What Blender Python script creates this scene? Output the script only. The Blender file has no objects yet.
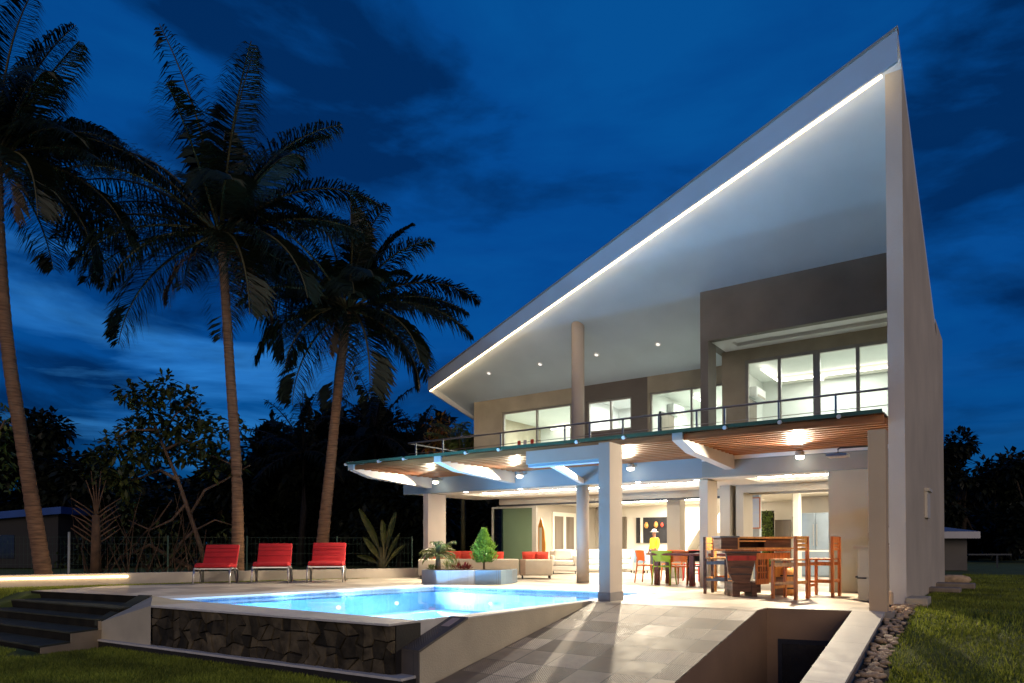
import bpy, bmesh, math, random
import numpy as np
from mathutils import Vector, Matrix
R = math.radians
random.seed(7)
scn = bpy.context.scene
COL = scn.collection

# ------------------------------------------------------------ camera
# house frame: x runs right along the facade, y runs back through the house, z = 0 is the terrace
F, CX, YH, EYE = 705.0, 512.0, 545.6, 0.95
YAW, PITCH = math.atan2(499, 705), R(0.96)
CY = YH - F * math.tan(PITCH)
cam = bpy.data.cameras.new('Camera')
cam.sensor_width = 36; cam.lens = F / 1024 * 36
cam.shift_x = 0.0; cam.shift_y = (CY - 341.5) / 1024
cam.clip_start = 0.1; cam.clip_end = 2000
camo = bpy.data.objects.new('Camera', cam); COL.objects.link(camo)
camo.location = (0, 0, EYE); camo.rotation_euler = (R(90) + PITCH, 0, YAW)
scn.camera = camo

# ------------------------------------------------------------ sky, low soft dusk light, exposure
SUN_EL, SUN_AZ = R(17), R(42)          # behind the camera, a little to the right
W = bpy.data.worlds.new('World'); scn.world = W; W.use_nodes = True
wn, wl = W.node_tree.nodes, W.node_tree.links
wn.clear()
wo = wn.new('ShaderNodeOutputWorld'); bg = wn.new('ShaderNodeBackground')
sky = wn.new('ShaderNodeTexSky'); sky.sky_type = 'NISHITA'; sky.sun_disc = False
sky.sun_elevation = R(-1.0); sky.sun_rotation = R(180) - SUN_AZ
sky.air_density = 1.0; sky.dust_density = 0.3; sky.ozone_density = 6.0
tint = wn.new('ShaderNodeMix'); tint.data_type = 'RGBA'; tint.blend_type = 'MULTIPLY'; tint.inputs[0].default_value = 1.0
tint.inputs[7].default_value = (0.10, 0.72, 1.75, 1)
tc = wn.new('ShaderNodeTexCoord'); mp = wn.new('ShaderNodeMapping'); mp.inputs['Scale'].default_value = (1.0, 1.0, 3.2)
mp.inputs['Rotation'].default_value = (0.05, 0.12, 0.3)
n1 = wn.new('ShaderNodeTexNoise'); n1.inputs['Scale'].default_value = 2.6; n1.inputs['Detail'].default_value = 9; n1.inputs['Roughness'].default_value = 0.56; n1.inputs['Distortion'].default_value = 0.35
rp = wn.new('ShaderNodeValToRGB'); rp.color_ramp.elements[0].position = 0.37; rp.color_ramp.elements[0].color = (0.36, 0.36, 0.40, 1)
rp.color_ramp.elements[1].position = 0.66; rp.color_ramp.elements[1].color = (1.25, 1.22, 1.12, 1)
e = rp.color_ramp.elements.new(0.5); e.color = (0.95, 0.95, 0.97, 1)
cl = wn.new('ShaderNodeMix'); cl.data_type = 'RGBA'; cl.blend_type = 'MULTIPLY'; cl.inputs[0].default_value = 1.0
# a few brighter cloud breaks low over the trees
sp = wn.new('ShaderNodeSeparateXYZ')
mp2 = wn.new('ShaderNodeMapping'); mp2.inputs['Scale'].default_value = (1.0, 1.0, 7.0); mp2.inputs['Location'].default_value = (0.35, 0.1, 0.4)
n2 = wn.new('ShaderNodeTexNoise'); n2.inputs['Scale'].default_value = 2.4; n2.inputs['Detail'].default_value = 8; n2.inputs['Roughness'].default_value = 0.55; n2.inputs['Distortion'].default_value = 0.6
r2 = wn.new('ShaderNodeValToRGB'); r2.color_ramp.elements[0].position = 0.46; r2.color_ramp.elements[0].color = (0, 0, 0, 1)
r2.color_ramp.elements[1].position = 0.86; r2.color_ramp.elements[1].color = (1, 1, 1, 1)
lo = wn.new('ShaderNodeMapRange'); lo.inputs[1].default_value = 0.50; lo.inputs[2].default_value = 0.18
ml = wn.new('ShaderNodeMath'); ml.operation = 'MULTIPLY'
br = wn.new('ShaderNodeMix'); br.data_type = 'RGBA'; br.blend_type = 'ADD'
br.inputs[7].default_value = (0.16, 0.95, 2.3, 1)
wl.new(tc.outputs['Generated'], mp.inputs[0]); wl.new(mp.outputs[0], n1.inputs['Vector']); wl.new(n1.outputs[0], rp.inputs[0])
wl.new(tc.outputs['Generated'], mp2.inputs[0]); wl.new(mp2.outputs[0], n2.inputs['Vector']); wl.new(n2.outputs[0], r2.inputs[0])
wl.new(tc.outputs['Generated'], sp.inputs[0]); wl.new(sp.outputs['Z'], lo.inputs[0])
def sky_patch(d, c0, c1):      # soft region of the sky around a compass direction
    dp = wn.new('ShaderNodeVectorMath'); dp.operation = 'DOT_PRODUCT'; nm = wn.new('ShaderNodeVectorMath'); nm.operation = 'NORMALIZE'
    wl.new(tc.outputs['Generated'], nm.inputs[0]); wl.new(nm.outputs[0], dp.inputs[0]); dp.inputs[1].default_value = d
    k = wn.new('ShaderNodeMapRange'); k.interpolation_type = 'SMOOTHSTEP'; k.inputs[1].default_value = c0; k.inputs[2].default_value = c1; wl.new(dp.outputs['Value'], k.inputs[0]); return k.outputs[0]
west = sky_patch((-0.875, 0.42, 0.235), 0.95, 0.998)
wl.new(r2.outputs[0], ml.inputs[0]); 
sm = wn.new('ShaderNodeMath'); sm.operation = 'MULTIPLY_ADD'; wl.new(west, sm.inputs[0]); sm.inputs[1].default_value = 2.0; sm.inputs[2].default_value = 0.22
sm2 = wn.new('ShaderNodeMath'); sm2.operation = 'MULTIPLY'; wl.new(lo.outputs[0], sm2.inputs[0]); wl.new(sm.outputs[0], sm2.inputs[1]); wl.new(sm2.outputs[0], ml.inputs[1])
ad = wn.new('ShaderNodeMix'); ad.data_type = 'RGBA'; ad.blend_type = 'ADD'; ad.inputs[0].default_value = 1.0
ad.inputs[7].default_value = (0.008, 0.41, 1.36, 1)
wl.new(sky.outputs[0], tint.inputs[6]); wl.new(tint.outputs[2], ad.inputs[6]); wl.new(ad.outputs[2], cl.inputs[6]); wl.new(rp.outputs[0], cl.inputs[7])
wl.new(cl.outputs[2], br.inputs[6]); wl.new(ml.outputs[0], br.inputs[0])
wl.new(br.outputs[2], bg.inputs[0]); wl.new(bg.outputs[0], wo.inputs[0])
bg.inputs[1].default_value = 0.15
sd = bpy.data.lights.new('Sun', 'SUN'); sd.energy = 1.05; sd.angle = R(40); sd.color = (1.0, 0.79, 0.56)
so = bpy.data.objects.new('Sun', sd); COL.objects.link(so)
so.rotation_euler = (R(90) - SUN_EL, 0, SUN_AZ)
scn.view_settings.view_transform = 'Standard'; scn.view_settings.look = 'None'
scn.view_settings.exposure = 0.0; scn.view_settings.gamma = 1.0; scn.view_settings.use_curve_mapping = False
scn.cycles.use_denoising = True
scn.cycles.max_bounces = 7; scn.cycles.transparent_max_bounces = 16
scn.cycles.sample_clamp_indirect = 6.0
scn.cycles.caustics_reflective = False; scn.cycles.caustics_refractive = False

# ------------------------------------------------------------ measuring helpers (pixel -> point on a known real plane)
_f0 = Vector((-math.sin(YAW), math.cos(YAW), 0)); RIGHT = Vector((math.cos(YAW), math.sin(YAW), 0)); _u0 = Vector((0, 0, 1))
FWD = _f0 * math.cos(PITCH) + _u0 * math.sin(PITCH); UP = _u0 * math.cos(PITCH) - _f0 * math.sin(PITCH)
CAM = Vector((0, 0, EYE))
def ray(px, py): return RIGHT * ((px - CX) / F) + FWD + UP * ((CY - py) / F)
def atZ(px, py, z=0.0): r = ray(px, py); return CAM + r * ((z - EYE) / r.z)
def atY(px, py, y): r = ray(px, py); return CAM + r * (y / r.y)
def atX(px, py, x): r = ray(px, py); return CAM + r * (x / r.x)
def atD(px, py, d): return CAM + ray(px, py) * d
def ground(px, d, z=0.0): p = atD(px, YH, d); return Vector((p.x, p.y, z))

# ------------------------------------------------------------ materials
MATS = {}
def nodes_of(name):
    m = bpy.data.materials.new(name); m.use_nodes = True
    return m, m.node_tree.nodes, m.node_tree.links, m.node_tree.nodes['Principled BSDF']
def mat(name, col, rough=0.6, var=0.15, scale=3.0, bump=0.0, bscale=60.0, metal=0.0, spec=0.4, stretch=(1, 1, 1), hue=None):
    if name in MATS: return MATS[name]
    m, n, l, b = nodes_of(name)
    t = n.new('ShaderNodeTexCoord'); mp = n.new('ShaderNodeMapping'); mp.inputs['Scale'].default_value = stretch
    l.new(t.outputs['Object'], mp.inputs[0])
    ns = n.new('ShaderNodeTexNoise'); ns.inputs['Scale'].default_value = scale; ns.inputs['Detail'].default_value = 6
    l.new(mp.outputs[0], ns.inputs['Vector'])
    cr = n.new('ShaderNodeValToRGB')
    lo = [c * (1 - var) for c in col]; hi = [min(1, c * (1 + var)) for c in col]
    if hue: hi = list(hue)
    cr.color_ramp.elements[0].position = 0.3; cr.color_ramp.elements[1].position = 0.7
    cr.color_ramp.elements[0].color = (*lo, 1); cr.color_ramp.elements[1].color = (*hi, 1)
    l.new(ns.outputs[0], cr.inputs[0]); l.new(cr.outputs[0], b.inputs['Base Color'])
    b.inputs['Roughness'].default_value = rough; b.inputs['Metallic'].default_value = metal
    b.inputs['Specular IOR Level'].default_value = spec
    if bump:
        nb = n.new('ShaderNodeTexNoise'); nb.inputs['Scale'].default_value = bscale; nb.inputs['Detail'].default_value = 4
        l.new(mp.outputs[0], nb.inputs['Vector'])
        bp = n.new('ShaderNodeBump'); bp.inputs['Strength'].default_value = bump; bp.inputs['Distance'].default_value = 0.02
        l.new(nb.outputs[0], bp.inputs['Height']); l.new(bp.outputs[0], b.inputs['Normal'])
    MATS[name] = m; return m
def glow(name, col, strength):
    m, n, l, b = nodes_of(name); n.remove(b)
    e = n.new('ShaderNodeEmission'); e.inputs[0].default_value = (*col, 1); e.inputs[1].default_value = strength
    l.new(e.outputs[0], n['Material Output'].inputs[0]); return m
def tiles(name, cols, sx, sy, rough=0.5, grout=(0.2, 0.19, 0.17), ribs=0.0, gw=0.012, stagger=0.0, var=0.25):
    """stone tiles: each its own shade, thin joints, optional ribbed faces"""
    m, n, l, b = nodes_of(name)
    t = n.new('ShaderNodeTexCoord'); s = n.new('ShaderNodeSeparateXYZ'); l.new(t.outputs['Object'], s.inputs[0])
    def math_(op, a, bv, link=None):
        k = n.new('ShaderNodeMath'); k.operation = op
        if hasattr(a, 'links'): l.new(a, k.inputs[0])
        else: k.inputs[0].default_value = a
        if bv is not None:
            if hasattr(bv, 'links'): l.new(bv, k.inputs[1])
            else: k.inputs[1].default_value = bv
        return k.outputs[0]
    yv = math_('DIVIDE', s.outputs['Y'], sy); yi = math_('FLOOR', yv, None)
    xo = math_('MULTIPLY', math_('MODULO', yi, 2.0), stagger)
    xv = math_('ADD', math_('DIVIDE', s.outputs['X'], sx), xo); xi = math_('FLOOR', xv, None)
    cb = n.new('ShaderNodeCombineXYZ'); l.new(xi, cb.inputs[0]); l.new(yi, cb.inputs[1])
    wn_ = n.new('ShaderNodeTexWhiteNoise'); wn_.noise_dimensions = '3D'; l.new(cb.outputs[0], wn_.inputs['Vector'])
    cr = n.new('ShaderNodeValToRGB'); cr.color_ramp.interpolation = 'CONSTANT'
    for i, c in enumerate(cols):
        if i == 0: el = cr.color_ramp.elements[0]; el.position = 0
        elif i == 1: el = cr.color_ramp.elements[1]; el.position = 1 / len(cols)
        else: el = cr.color_ramp.elements.new(i / len(cols))
        el.color = (*c, 1)
    l.new(wn_.outputs['Value'], cr.inputs[0])
    ns = n.new('ShaderNodeTexNoise'); ns.inputs['Scale'].default_value = 5; ns.inputs['Detail'].default_value = 8
    l.new(t.outputs['Object'], ns.inputs['Vector'])
    mr = n.new('ShaderNodeMapRange'); mr.inputs[1].default_value = .25; mr.inputs[2].default_value = .75
    mr.inputs[3].default_value = 1 - var; mr.inputs[4].default_value = 1 + var
    l.new(ns.outputs[0], mr.inputs[0])
    mx = n.new('ShaderNodeMix'); mx.data_type = 'RGBA'; mx.blend_type = 'MULTIPLY'; mx.inputs[0].default_value = 1
    l.new(cr.outputs[0], mx.inputs[6]); l.new(mr.outputs[0], mx.inputs[7])
    fx = math_('ABSOLUTE', math_('SUBTRACT', math_('FRACT', xv, None), 0.5), None)
    fy = math_('ABSOLUTE', math_('SUBTRACT', math_('FRACT', yv, None), 0.5), None)
    gx = math_('GREATER_THAN', fx, 0.5 - gw / sx / 2); gy = math_('GREATER_THAN', fy, 0.5 - gw / sy / 2)
    g = math_('MAXIMUM', gx, gy)
    m2 = n.new('ShaderNodeMix'); m2.data_type = 'RGBA'; l.new(g, m2.inputs[0]); l.new(mx.outputs[2], m2.inputs[6]); m2.inputs[7].default_value = (*grout, 1)
    l.new(m2.outputs[2], b.inputs['Base Color']); b.inputs['Roughness'].default_value = rough
    rr = n.new('ShaderNodeMapRange'); rr.inputs[3].default_value = rough - .12; rr.inputs[4].default_value = rough + .15
    l.new(ns.outputs[0], rr.inputs[0]); l.new(rr.outputs[0], b.inputs['Roughness'])
    bp = n.new('ShaderNodeBump'); bp.inputs['Distance'].default_value = 0.01; bp.inputs['Strength'].default_value = 0.35
    h = math_('SUBTRACT', math_('MULTIPLY', ns.outputs[0], 0.25), g)
    if ribs:
        k = math_('SINE', math_('MULTIPLY', math_('ADD', s.outputs['X'], s.outputs['Y']), 2 * math.pi / ribs), None)
        on = math_('GREATER_THAN', wn_.outputs['Value'], 0.4)
        h = math_('ADD', h, math_('MULTIPLY', math_('MULTIPLY', k, on), 0.6))
    l.new(h, bp.inputs['Height']); l.new(bp.outputs[0], b.inputs['Normal'])
    MATS[name] = m; return m
def leafmat(name, a, b_, rough=0.55, trans=0.25):
    m, n, l, b = nodes_of(name)
    g = n.new('ShaderNodeNewGeometry'); t = n.new('ShaderNodeTexCoord')
    cr = n.new('ShaderNodeValToRGB'); cr.color_ramp.elements[0].color = (*a, 1); cr.color_ramp.elements[1].color = (*b_, 1)
    l.new(g.outputs['Random Per Island'], cr.inputs[0]); l.new(cr.outputs[0], b.inputs['Base Color'])
    b.inputs['Roughness'].default_value = rough; b.inputs['Specular IOR Level'].default_value = 0.3
    tr = n.new('ShaderNodeBsdfTranslucent'); l.new(cr.outputs[0], tr.inputs[0])
    mx = n.new('ShaderNodeMixShader'); mx.inputs[0].default_value = trans
    l.new(b.outputs[0], mx.inputs[1]); l.new(tr.outputs[0], mx.inputs[2]); l.new(mx.outputs[0], n['Material Output'].inputs[0])
    MATS[name] = m; return m
def glassmat(name, tint=(0.92, 0.96, 0.95), refl=0.5, rough=0.02):
    m, n, l, b = nodes_of(name); n.remove(b)
    tr = n.new('ShaderNodeBsdfTransparent'); tr.inputs[0].default_value = (*tint, 1)
    gl = n.new('ShaderNodeBsdfGlossy'); gl.inputs['Roughness'].default_value = rough
    fr = n.new('ShaderNodeFresnel'); fr.inputs[0].default_value = 1.45
    k = n.new('ShaderNodeMath'); k.operation = 'MULTIPLY'; k.inputs[1].default_value = refl; l.new(fr.outputs[0], k.inputs[0])
    mx = n.new('ShaderNodeMixShader'); l.new(k.outputs[0], mx.inputs[0]); l.new(tr.outputs[0], mx.inputs[1]); l.new(gl.outputs[0], mx.inputs[2])
    l.new(mx.outputs[0], n['Material Output'].inputs[0]); MATS[name] = m; return m

PLASTER = mat('plaster_beige', (0.42, 0.365, 0.265), 0.85, 0.13, 1.6, 0.3, 55)
PLASTER_DK = mat('plaster_taupe', (0.185, 0.175, 0.155), 0.85, 0.14, 1.4, 0.3, 55)
PLASTER_BR = mat('plaster_brown', (0.16, 0.14, 0.12), 0.85, 0.10, 1.1, 0.12, 90)
WHITE = mat('white_paint', (0.72, 0.72, 0.71), 0.6, 0.035, 0.8, 0.05, 60)
SOFFIT = mat('soffit_blue_ambient', (0.67, 0.745, 0.80), 0.5, 0.09, 0.55, 0.10, 6)  # white soffit with blue ambient light tinted into its colour
FINW = mat('fin_render', (0.57, 0.54, 0.49), 0.8, 0.10, 1.4, 0.25, 50, stretch=(1, 1, .4))
COLM = mat('column_render', (0.46, 0.40, 0.345), 0.8, 0.07, 1.2, 0.15, 70)
INTER = mat('interior_white', (0.72, 0.68, 0.60), 0.7, 0.03, 1)
INGREY = mat('interior_grey', (0.40, 0.36, 0.30), 0.7, 0.06, 1)
INBLUE = mat('interior_blue_grey', (0.30, 0.34, 0.36), 0.6, 0.06, 1)
WOOD = mat('slat_wood', (0.30, 0.115, 0.04), 0.45, 0.35, 2.5, 0.2, 30, stretch=(0.6, 12, 6))
ALU = mat('anodised_frame', (0.36, 0.33, 0.28), 0.5, 0.06, 3, metal=0.15)
STEEL = mat('rail_steel', (0.42, 0.40, 0.38), 0.35, 0.1, 6, metal=0.9)
DARKMET = mat('dark_metal', (0.03, 0.03, 0.035), 0.4, 0.2, 6, metal=0.4)
CHROME = mat('chair_metal', (0.55, 0.53, 0.5), 0.3, 0.1, 6, metal=0.85)
GLASS = glassmat('clear_glass', (0.95, 0.97, 0.96), 0.6)
GREEN = glassmat('green_glass', (0.32, 0.62, 0.50), 1.0, 0.08)
SMOKE = glassmat('smoked_green_glass', (0.16, 0.24, 0.17), 1.2, 0.12)
DKGLASS = mat('dark_window_glass', (0.02, 0.02, 0.022), 0.08, 0.3, 3, spec=0.8)
DKBROWN = mat('brown_blind', (0.16, 0.13, 0.10), 0.35, 0.2, 1.0, stretch=(6, 6, 0.5))
LED = glow('led_warm_white', (1.0, 0.68, 0.36), 13)
LEDC = glow('cove_light', (1.0, 0.93, 0.82), 7)
LAMP = glow('lamp_face', (1.0, 0.88, 0.68), 28)
DISC = glow('downlight_face', (1.0, 0.95, 0.86), 18)
TERRACE = tiles('travertine', [(0.47, 0.41, 0.33), (0.39, 0.34, 0.27), (0.54, 0.48, 0.40), (0.33, 0.285, 0.235)], 0.8, 0.5, 0.42, (0.30, 0.27, 0.23), 0, 0.01, 0.5, 0.16)
RAMP = tiles('ramp_tiles', [(0.26, 0.215, 0.165), (0.13, 0.10, 0.075), (0.36, 0.305, 0.245), (0.19, 0.15, 0.115), (0.32, 0.27, 0.215), (0.15, 0.12, 0.092)], 0.48, 0.5, 0.58, (0.07, 0.06, 0.05), 0.035, 0.016, 0.0, 0.28)
COPING = mat('coping_stone', (0.50, 0.47, 0.43), 0.6, 0.1, 6, 0.1, 60)
WHCOPE = mat('white_coping', (0.66, 0.66, 0.66), 0.5, 0.06, 5)
RIBBED = tiles('ribbed_dark_tile', [(0.085, 0.072, 0.062), (0.10, 0.085, 0.07)], 0.6, 0.6, 0.5, (0.05, 0.045, 0.04), 0.04, 0.008, 0, 0.15)
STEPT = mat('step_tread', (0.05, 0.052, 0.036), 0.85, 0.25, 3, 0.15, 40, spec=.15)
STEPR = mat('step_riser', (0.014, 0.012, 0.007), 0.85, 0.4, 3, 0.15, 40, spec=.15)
STONE = mat('lava_stone', (0.072, 0.062, 0.046), 0.85, 0.6, 5, 1.0, 14)
_n, _l = STONE.node_tree.nodes, STONE.node_tree.links; _b = _n['Principled BSDF']; _b.inputs['Specular IOR Level'].default_value = 0.2
_g = _n.new('ShaderNodeNewGeometry'); _c = _n.new('ShaderNodeValToRGB'); _c.color_ramp.elements[0].color = (0.25, 0.24, 0.21, 1); _c.color_ramp.elements[1].color = (1.4, 1.25, 1.0, 1)
_m = _n.new('ShaderNodeMix'); _m.data_type = 'RGBA'; _m.blend_type = 'MULTIPLY'; _m.inputs[0].default_value = 1.0
_l.new(_g.outputs['Random Per Island'], _c.inputs[0]); _l.new(_b.inputs['Base Color'].links[0].from_socket, _m.inputs[6]); _l.new(_c.outputs[0], _m.inputs[7]); _l.new(_m.outputs[2], _b.inputs['Base Color'])
BLACK = mat('black_wall', (0.018, 0.015, 0.012), 0.7, 0.3, 3, 0.2, 30)
PITB = mat('pit_render', (0.25, 0.155, 0.09), 0.85, 0.12, 1.5, 0.2, 60)
GARDENW = mat('garden_wall_render', (0.40, 0.35, 0.29), 0.85, 0.12, 1.5, 0.2, 50)
SOIL = mat('soil', (0.03, 0.022, 0.015), 0.95, 0.4, 8, 0.6, 30)
LAWN = mat('lawn_soil', (0.06, 0.085, 0.012), 0.95, 0.35, 1.2, 0.8, 40, hue=(0.10, 0.12, 0.018))
TRUNK = mat('palm_bark', (0.18, 0.095, 0.05), 0.9, 0.5, 3, 1.0, 9, stretch=(1, 1, 9))
BARK = mat('tree_bark', (0.15, 0.10, 0.065), 0.9, 0.4, 6, 0.6, 20)
RED = mat('red_fabric', (0.42, 0.010, 0.014), 0.8, 0.12, 5, 0.15, 300)
REDP = mat('red_pillow', (0.62, 0.06, 0.035), 0.85, 0.12, 5, 0.15, 200)
BEIGE = mat('beige_upholstery', (0.52, 0.45, 0.35), 0.9, 0.06, 4, 0.12, 250)
BROWNF = mat('brown_upholstery', (0.30, 0.21, 0.15), 0.9, 0.08, 4, 0.12, 250)
CREAM = mat('white_upholstery', (0.66, 0.63, 0.57), 0.9, 0.05, 4, 0.1, 250)
OLDWOOD = mat('old_boat_wood', (0.10, 0.042, 0.025), 0.55, 0.6, 2.2, 0.4, 20, stretch=(1, 1, 9))
REDWOOD = mat('worn_red_paint', (0.33, 0.025, 0.02), 0.6, 0.4, 7, 0.3, 30)
PINE = mat('honey_wood', (0.55, 0.26, 0.07), 0.45, 0.25, 3, 0.15, 30, stretch=(8, 8, 1))
ORWOOD = mat('orange_wood', (0.42, 0.13, 0.035), 0.45, 0.3, 3, 0.15, 30, stretch=(8, 8, 1))
BLUEWOOD = mat('blue_grey_wood', (0.12, 0.14, 0.17), 0.55, 0.3, 5, 0.2, 30)
DKWOOD = mat('dark_table_wood', (0.13, 0.03, 0.018), 0.4, 0.3, 3, 0.2, 30, stretch=(6, 1, 6))
FRIDGE = mat('fridge_steel', (0.30, 0.37, 0.44), 0.35, 0.08, 2, metal=0.6)

# ------------------------------------------------------------ mesh + object helpers
class MB:
    def __init__(s): s.v = []; s.f = []
    def quad(s, *p):
        i = len(s.v); s.v += [tuple(q) for q in p]; s.f.append(tuple(range(i, i + len(p)))); return s
    def box(s, x0, x1, y0, y1, z0, z1):
        i = len(s.v)
        s.v += [(x0, y0, z0), (x1, y0, z0), (x1, y1, z0), (x0, y1, z0), (x0, y0, z1), (x1, y0, z1), (x1, y1, z1), (x0, y1, z1)]
        s.f += [tuple(i + k for k in q) for q in ((0, 3, 2, 1), (4, 5, 6, 7), (0, 1, 5, 4), (1, 2, 6, 5), (2, 3, 7, 6), (3, 0, 4, 7))]; return s
    def prism(s, base, top):
        n = len(base); i = len(s.v); s.v += [tuple(p) for p in base] + [tuple(p) for p in top]
        s.f.append(tuple(i + k for k in reversed(range(n)))); s.f.append(tuple(i + n + k for k in range(n)))
        for k in range(n): s.f.append((i + k, i + (k + 1) % n, i + n + (k + 1) % n, i + n + k))
        return s
    def slab(s, pts, z0, z1):
        return s.prism([(p[0], p[1], z0) for p in pts], [(p[0], p[1], z1) for p in pts])
    def tube(s, path, rad, n=8, cap=True):
        path = [Vector(p) for p in path]; i = len(s.v); m = len(path)
        if not hasattr(rad, '__len__'): rad = [rad] * m
        for k, p in enumerate(path):
            d = (path[min(k + 1, m - 1)] - path[max(k - 1, 0)]).normalized()
            a = d.orthogonal().normalized() if abs(d.z) > .999 else d.cross(Vector((0, 0, 1))).normalized()
            b = d.cross(a)
            for j in range(n):
                t = 2 * math.pi * j / n
                s.v.append(tuple(p + (a * math.cos(t) + b * math.sin(t)) * rad[k]))
        for k in range(m - 1):
            for j in range(n):
                s.f.append((i + k * n + j, i + k * n + (j + 1) % n, i + (k + 1) * n + (j + 1) % n, i + (k + 1) * n + j))
        if cap:
            s.f.append(tuple(i + j for j in reversed(range(n)))); s.f.append(tuple(i + (m - 1) * n + j for j in range(n)))
        return s
    def bar(s, p0, p1, w, h=None):
        """square-section bar between two points"""
        p0, p1 = Vector(p0), Vector(p1); h = h or w; d = (p1 - p0).normalized()
        a = Vector((1, 0, 0)) if abs(d.z) > .99 else d.cross(Vector((0, 0, 1))).normalized(); b = d.cross(a).normalized()
        q = [a * w / 2 + b * h / 2, a * -w / 2 + b * h / 2, a * -w / 2 - b * h / 2, a * w / 2 - b * h / 2]
        return s.prism([p0 + k for k in q], [p1 + k for k in q])
    def lathe(s, prof, n=16, c=(0, 0, 0)):
        return s.tube([(c[0], c[1], c[2] + z) for r, z in prof], [r for r, z in prof], n)
    def build(s, name, m, parent=None, org=(0, 0, 0), smooth=False, bevel=0.0, recalc=True):
        me = bpy.data.meshes.new(name); o_ = Vector(org)
        vs = [(v[0] - o_.x, v[1] - o_.y, v[2] - o_.z) for v in s.v]
        me.from_pydata(vs, [], s.f); me.update()
        if recalc:
            bm = bmesh.new(); bm.from_mesh(me); bmesh.ops.recalc_face_normals(bm, faces=bm.faces)
            if bevel: bmesh.ops.bevel(bm, geom=list(bm.edges), offset=bevel, segments=2, affect='EDGES', profile=0.6, clamp_overlap=True)
            bm.to_mesh(me); bm.free()
        me.materials.append(m)
        if smooth:
            for p in me.polygons: p.use_smooth = True
        o = bpy.data.objects.new(name, me); COL.objects.link(o)
        if parent: o.parent = parent
        return o
def rounded(x0, x1, y0, y1, z0, z1, r=0.05, seg=3):
    bm = bmesh.new(); bmesh.ops.create_cube(bm, size=1)
    for v in bm.verts: v.co = Vector(((x0 + x1) / 2 + v.co.x * (x1 - x0), (y0 + y1) / 2 + v.co.y * (y1 - y0), (z0 + z1) / 2 + v.co.z * (z1 - z0)))
    bmesh.ops.bevel(bm, geom=list(bm.edges), offset=r, segments=seg, affect='EDGES', profile=0.5)
    m = MB(); bm.verts.index_update(); m.v = [tuple(v.co) for v in bm.verts]; m.f = [tuple(v.index for v in f.verts) for f in bm.faces]; bm.free(); return m
def merge(*ms):
    r = MB()
    for m in ms:
        i = len(r.v); r.v += m.v; r.f += [tuple(i + k for k in f) for f in m.f]
    return r
def tag(o, label, cat, group=None, kind=None):
    o['label'] = label; o['category'] = cat
    if group: o['group'] = group
    if kind: o['kind'] = kind
    return o
def thing(name, label, cat, loc=(0, 0, 0), rz=0.0, group=None):
    o = bpy.data.objects.new(name, None); COL.objects.link(o); o.empty_display_size = 0.2
    o.location = loc; o.rotation_euler = (0, 0, rz)
    return tag(o, label, cat, group)
def structure(o): o['kind'] = 'structure'; return o
def dup(root, loc, rz, label):
    kids = [(c, list(c.children)) for c in root.children]
    r = root.copy(); COL.objects.link(r); r.location = loc; r.rotation_euler = (0, 0, rz); r['label'] = label
    for ch, gs in kids:
        c = ch.copy(); COL.objects.link(c); c.parent = r
        for g in gs:
            d = g.copy(); COL.objects.link(d); d.parent = c
    return r
def light(kind, name, loc, power, color=(1, .9, .75), size=0.1, rot=None, sizey=None, spot=None, blend=.5, parent=None):
    d = bpy.data.lights.new(name, kind); d.energy = power; d.color = color
    if kind == 'AREA':
        d.shape = 'RECTANGLE'; d.size = size; d.size_y = sizey or size
    else: d.shadow_soft_size = size
    if kind == 'SPOT': d.spot_size = spot; d.spot_blend = blend
    o = bpy.data.objects.new(name, d); COL.objects.link(o); o.location = loc
    if rot: o.rotation_euler = rot
    return o
def aim(o, to):
    o.rotation_euler = (Vector(to) - o.location).to_track_quat('-Z', 'Y').to_euler()

# ------------------------------------------------------------ ground: lawn sheet with a hole for the built platform, reaching the horizon
PX0, PX1, PY0, PY1 = -12.45, -1.45, 6.35, 26.0      # hole
def lawn_z(x, y):
    if x >= -3: return max(-0.85, min(-0.02, -0.10 - 0.2 * (11.3 - y)))
    if -16.4 < x < PX0 + .1 and 4.6 < y < 7.2: return -1.0
    if x > PX0: return -0.75 - 0.10 * max(0.0, min(1.0, (x + 7.5) / 3))
    k = max(-0.75, min(-0.04, -0.04 - 0.36 * (6.2 - y)))
    return k
xs = [-600, -250, -90, -50, -34, -28, -24] + [-22 + .5 * i for i in range(19)] + [PX0] + [-12 + .5 * i for i in range(21)] + [PX1] + [-1 + .5 * i for i in range(16)] + [8, 10, 14, 20, 35, 80, 200, 600]
ys = [-100, -20, -5, 0, 2] + [3 + .25 * i for i in range(13)] + [6.18, PY0] + [6.5 + .5 * i for i in range(39)] + [PY1, 28, 30, 34, 40, 60, 90, 250, 700]
g = MB(); nx = len(xs)
for y in ys:
    for x in xs: g.v.append((x, y, lawn_z(x, y) + (0.012 * math.sin(x * 3.1 + y * 1.7) + 0.01 * math.sin(x * 1.3 - y * 2.9)) * (1 if abs(x) < 30 and 2 < y < 40 else 0)))
for j in range(len(ys) - 1):
    for i in range(nx - 1):
        cx_, cy_ = (xs[i] + xs[i + 1]) / 2, (ys[j] + ys[j + 1]) / 2
        if PX0 < cx_ < PX1 and PY0 < cy_ < PY1: continue
        if -3.1 < cx_ < PX1 and cy_ > 3.0 and cy_ < PY1: continue      # the light well
        g.f.append((j * nx + i, j * nx + i + 1, (j + 1) * nx + i + 1, (j + 1) * nx + i))
structure(g.build('lawn', LAWN, smooth=True))

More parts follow.
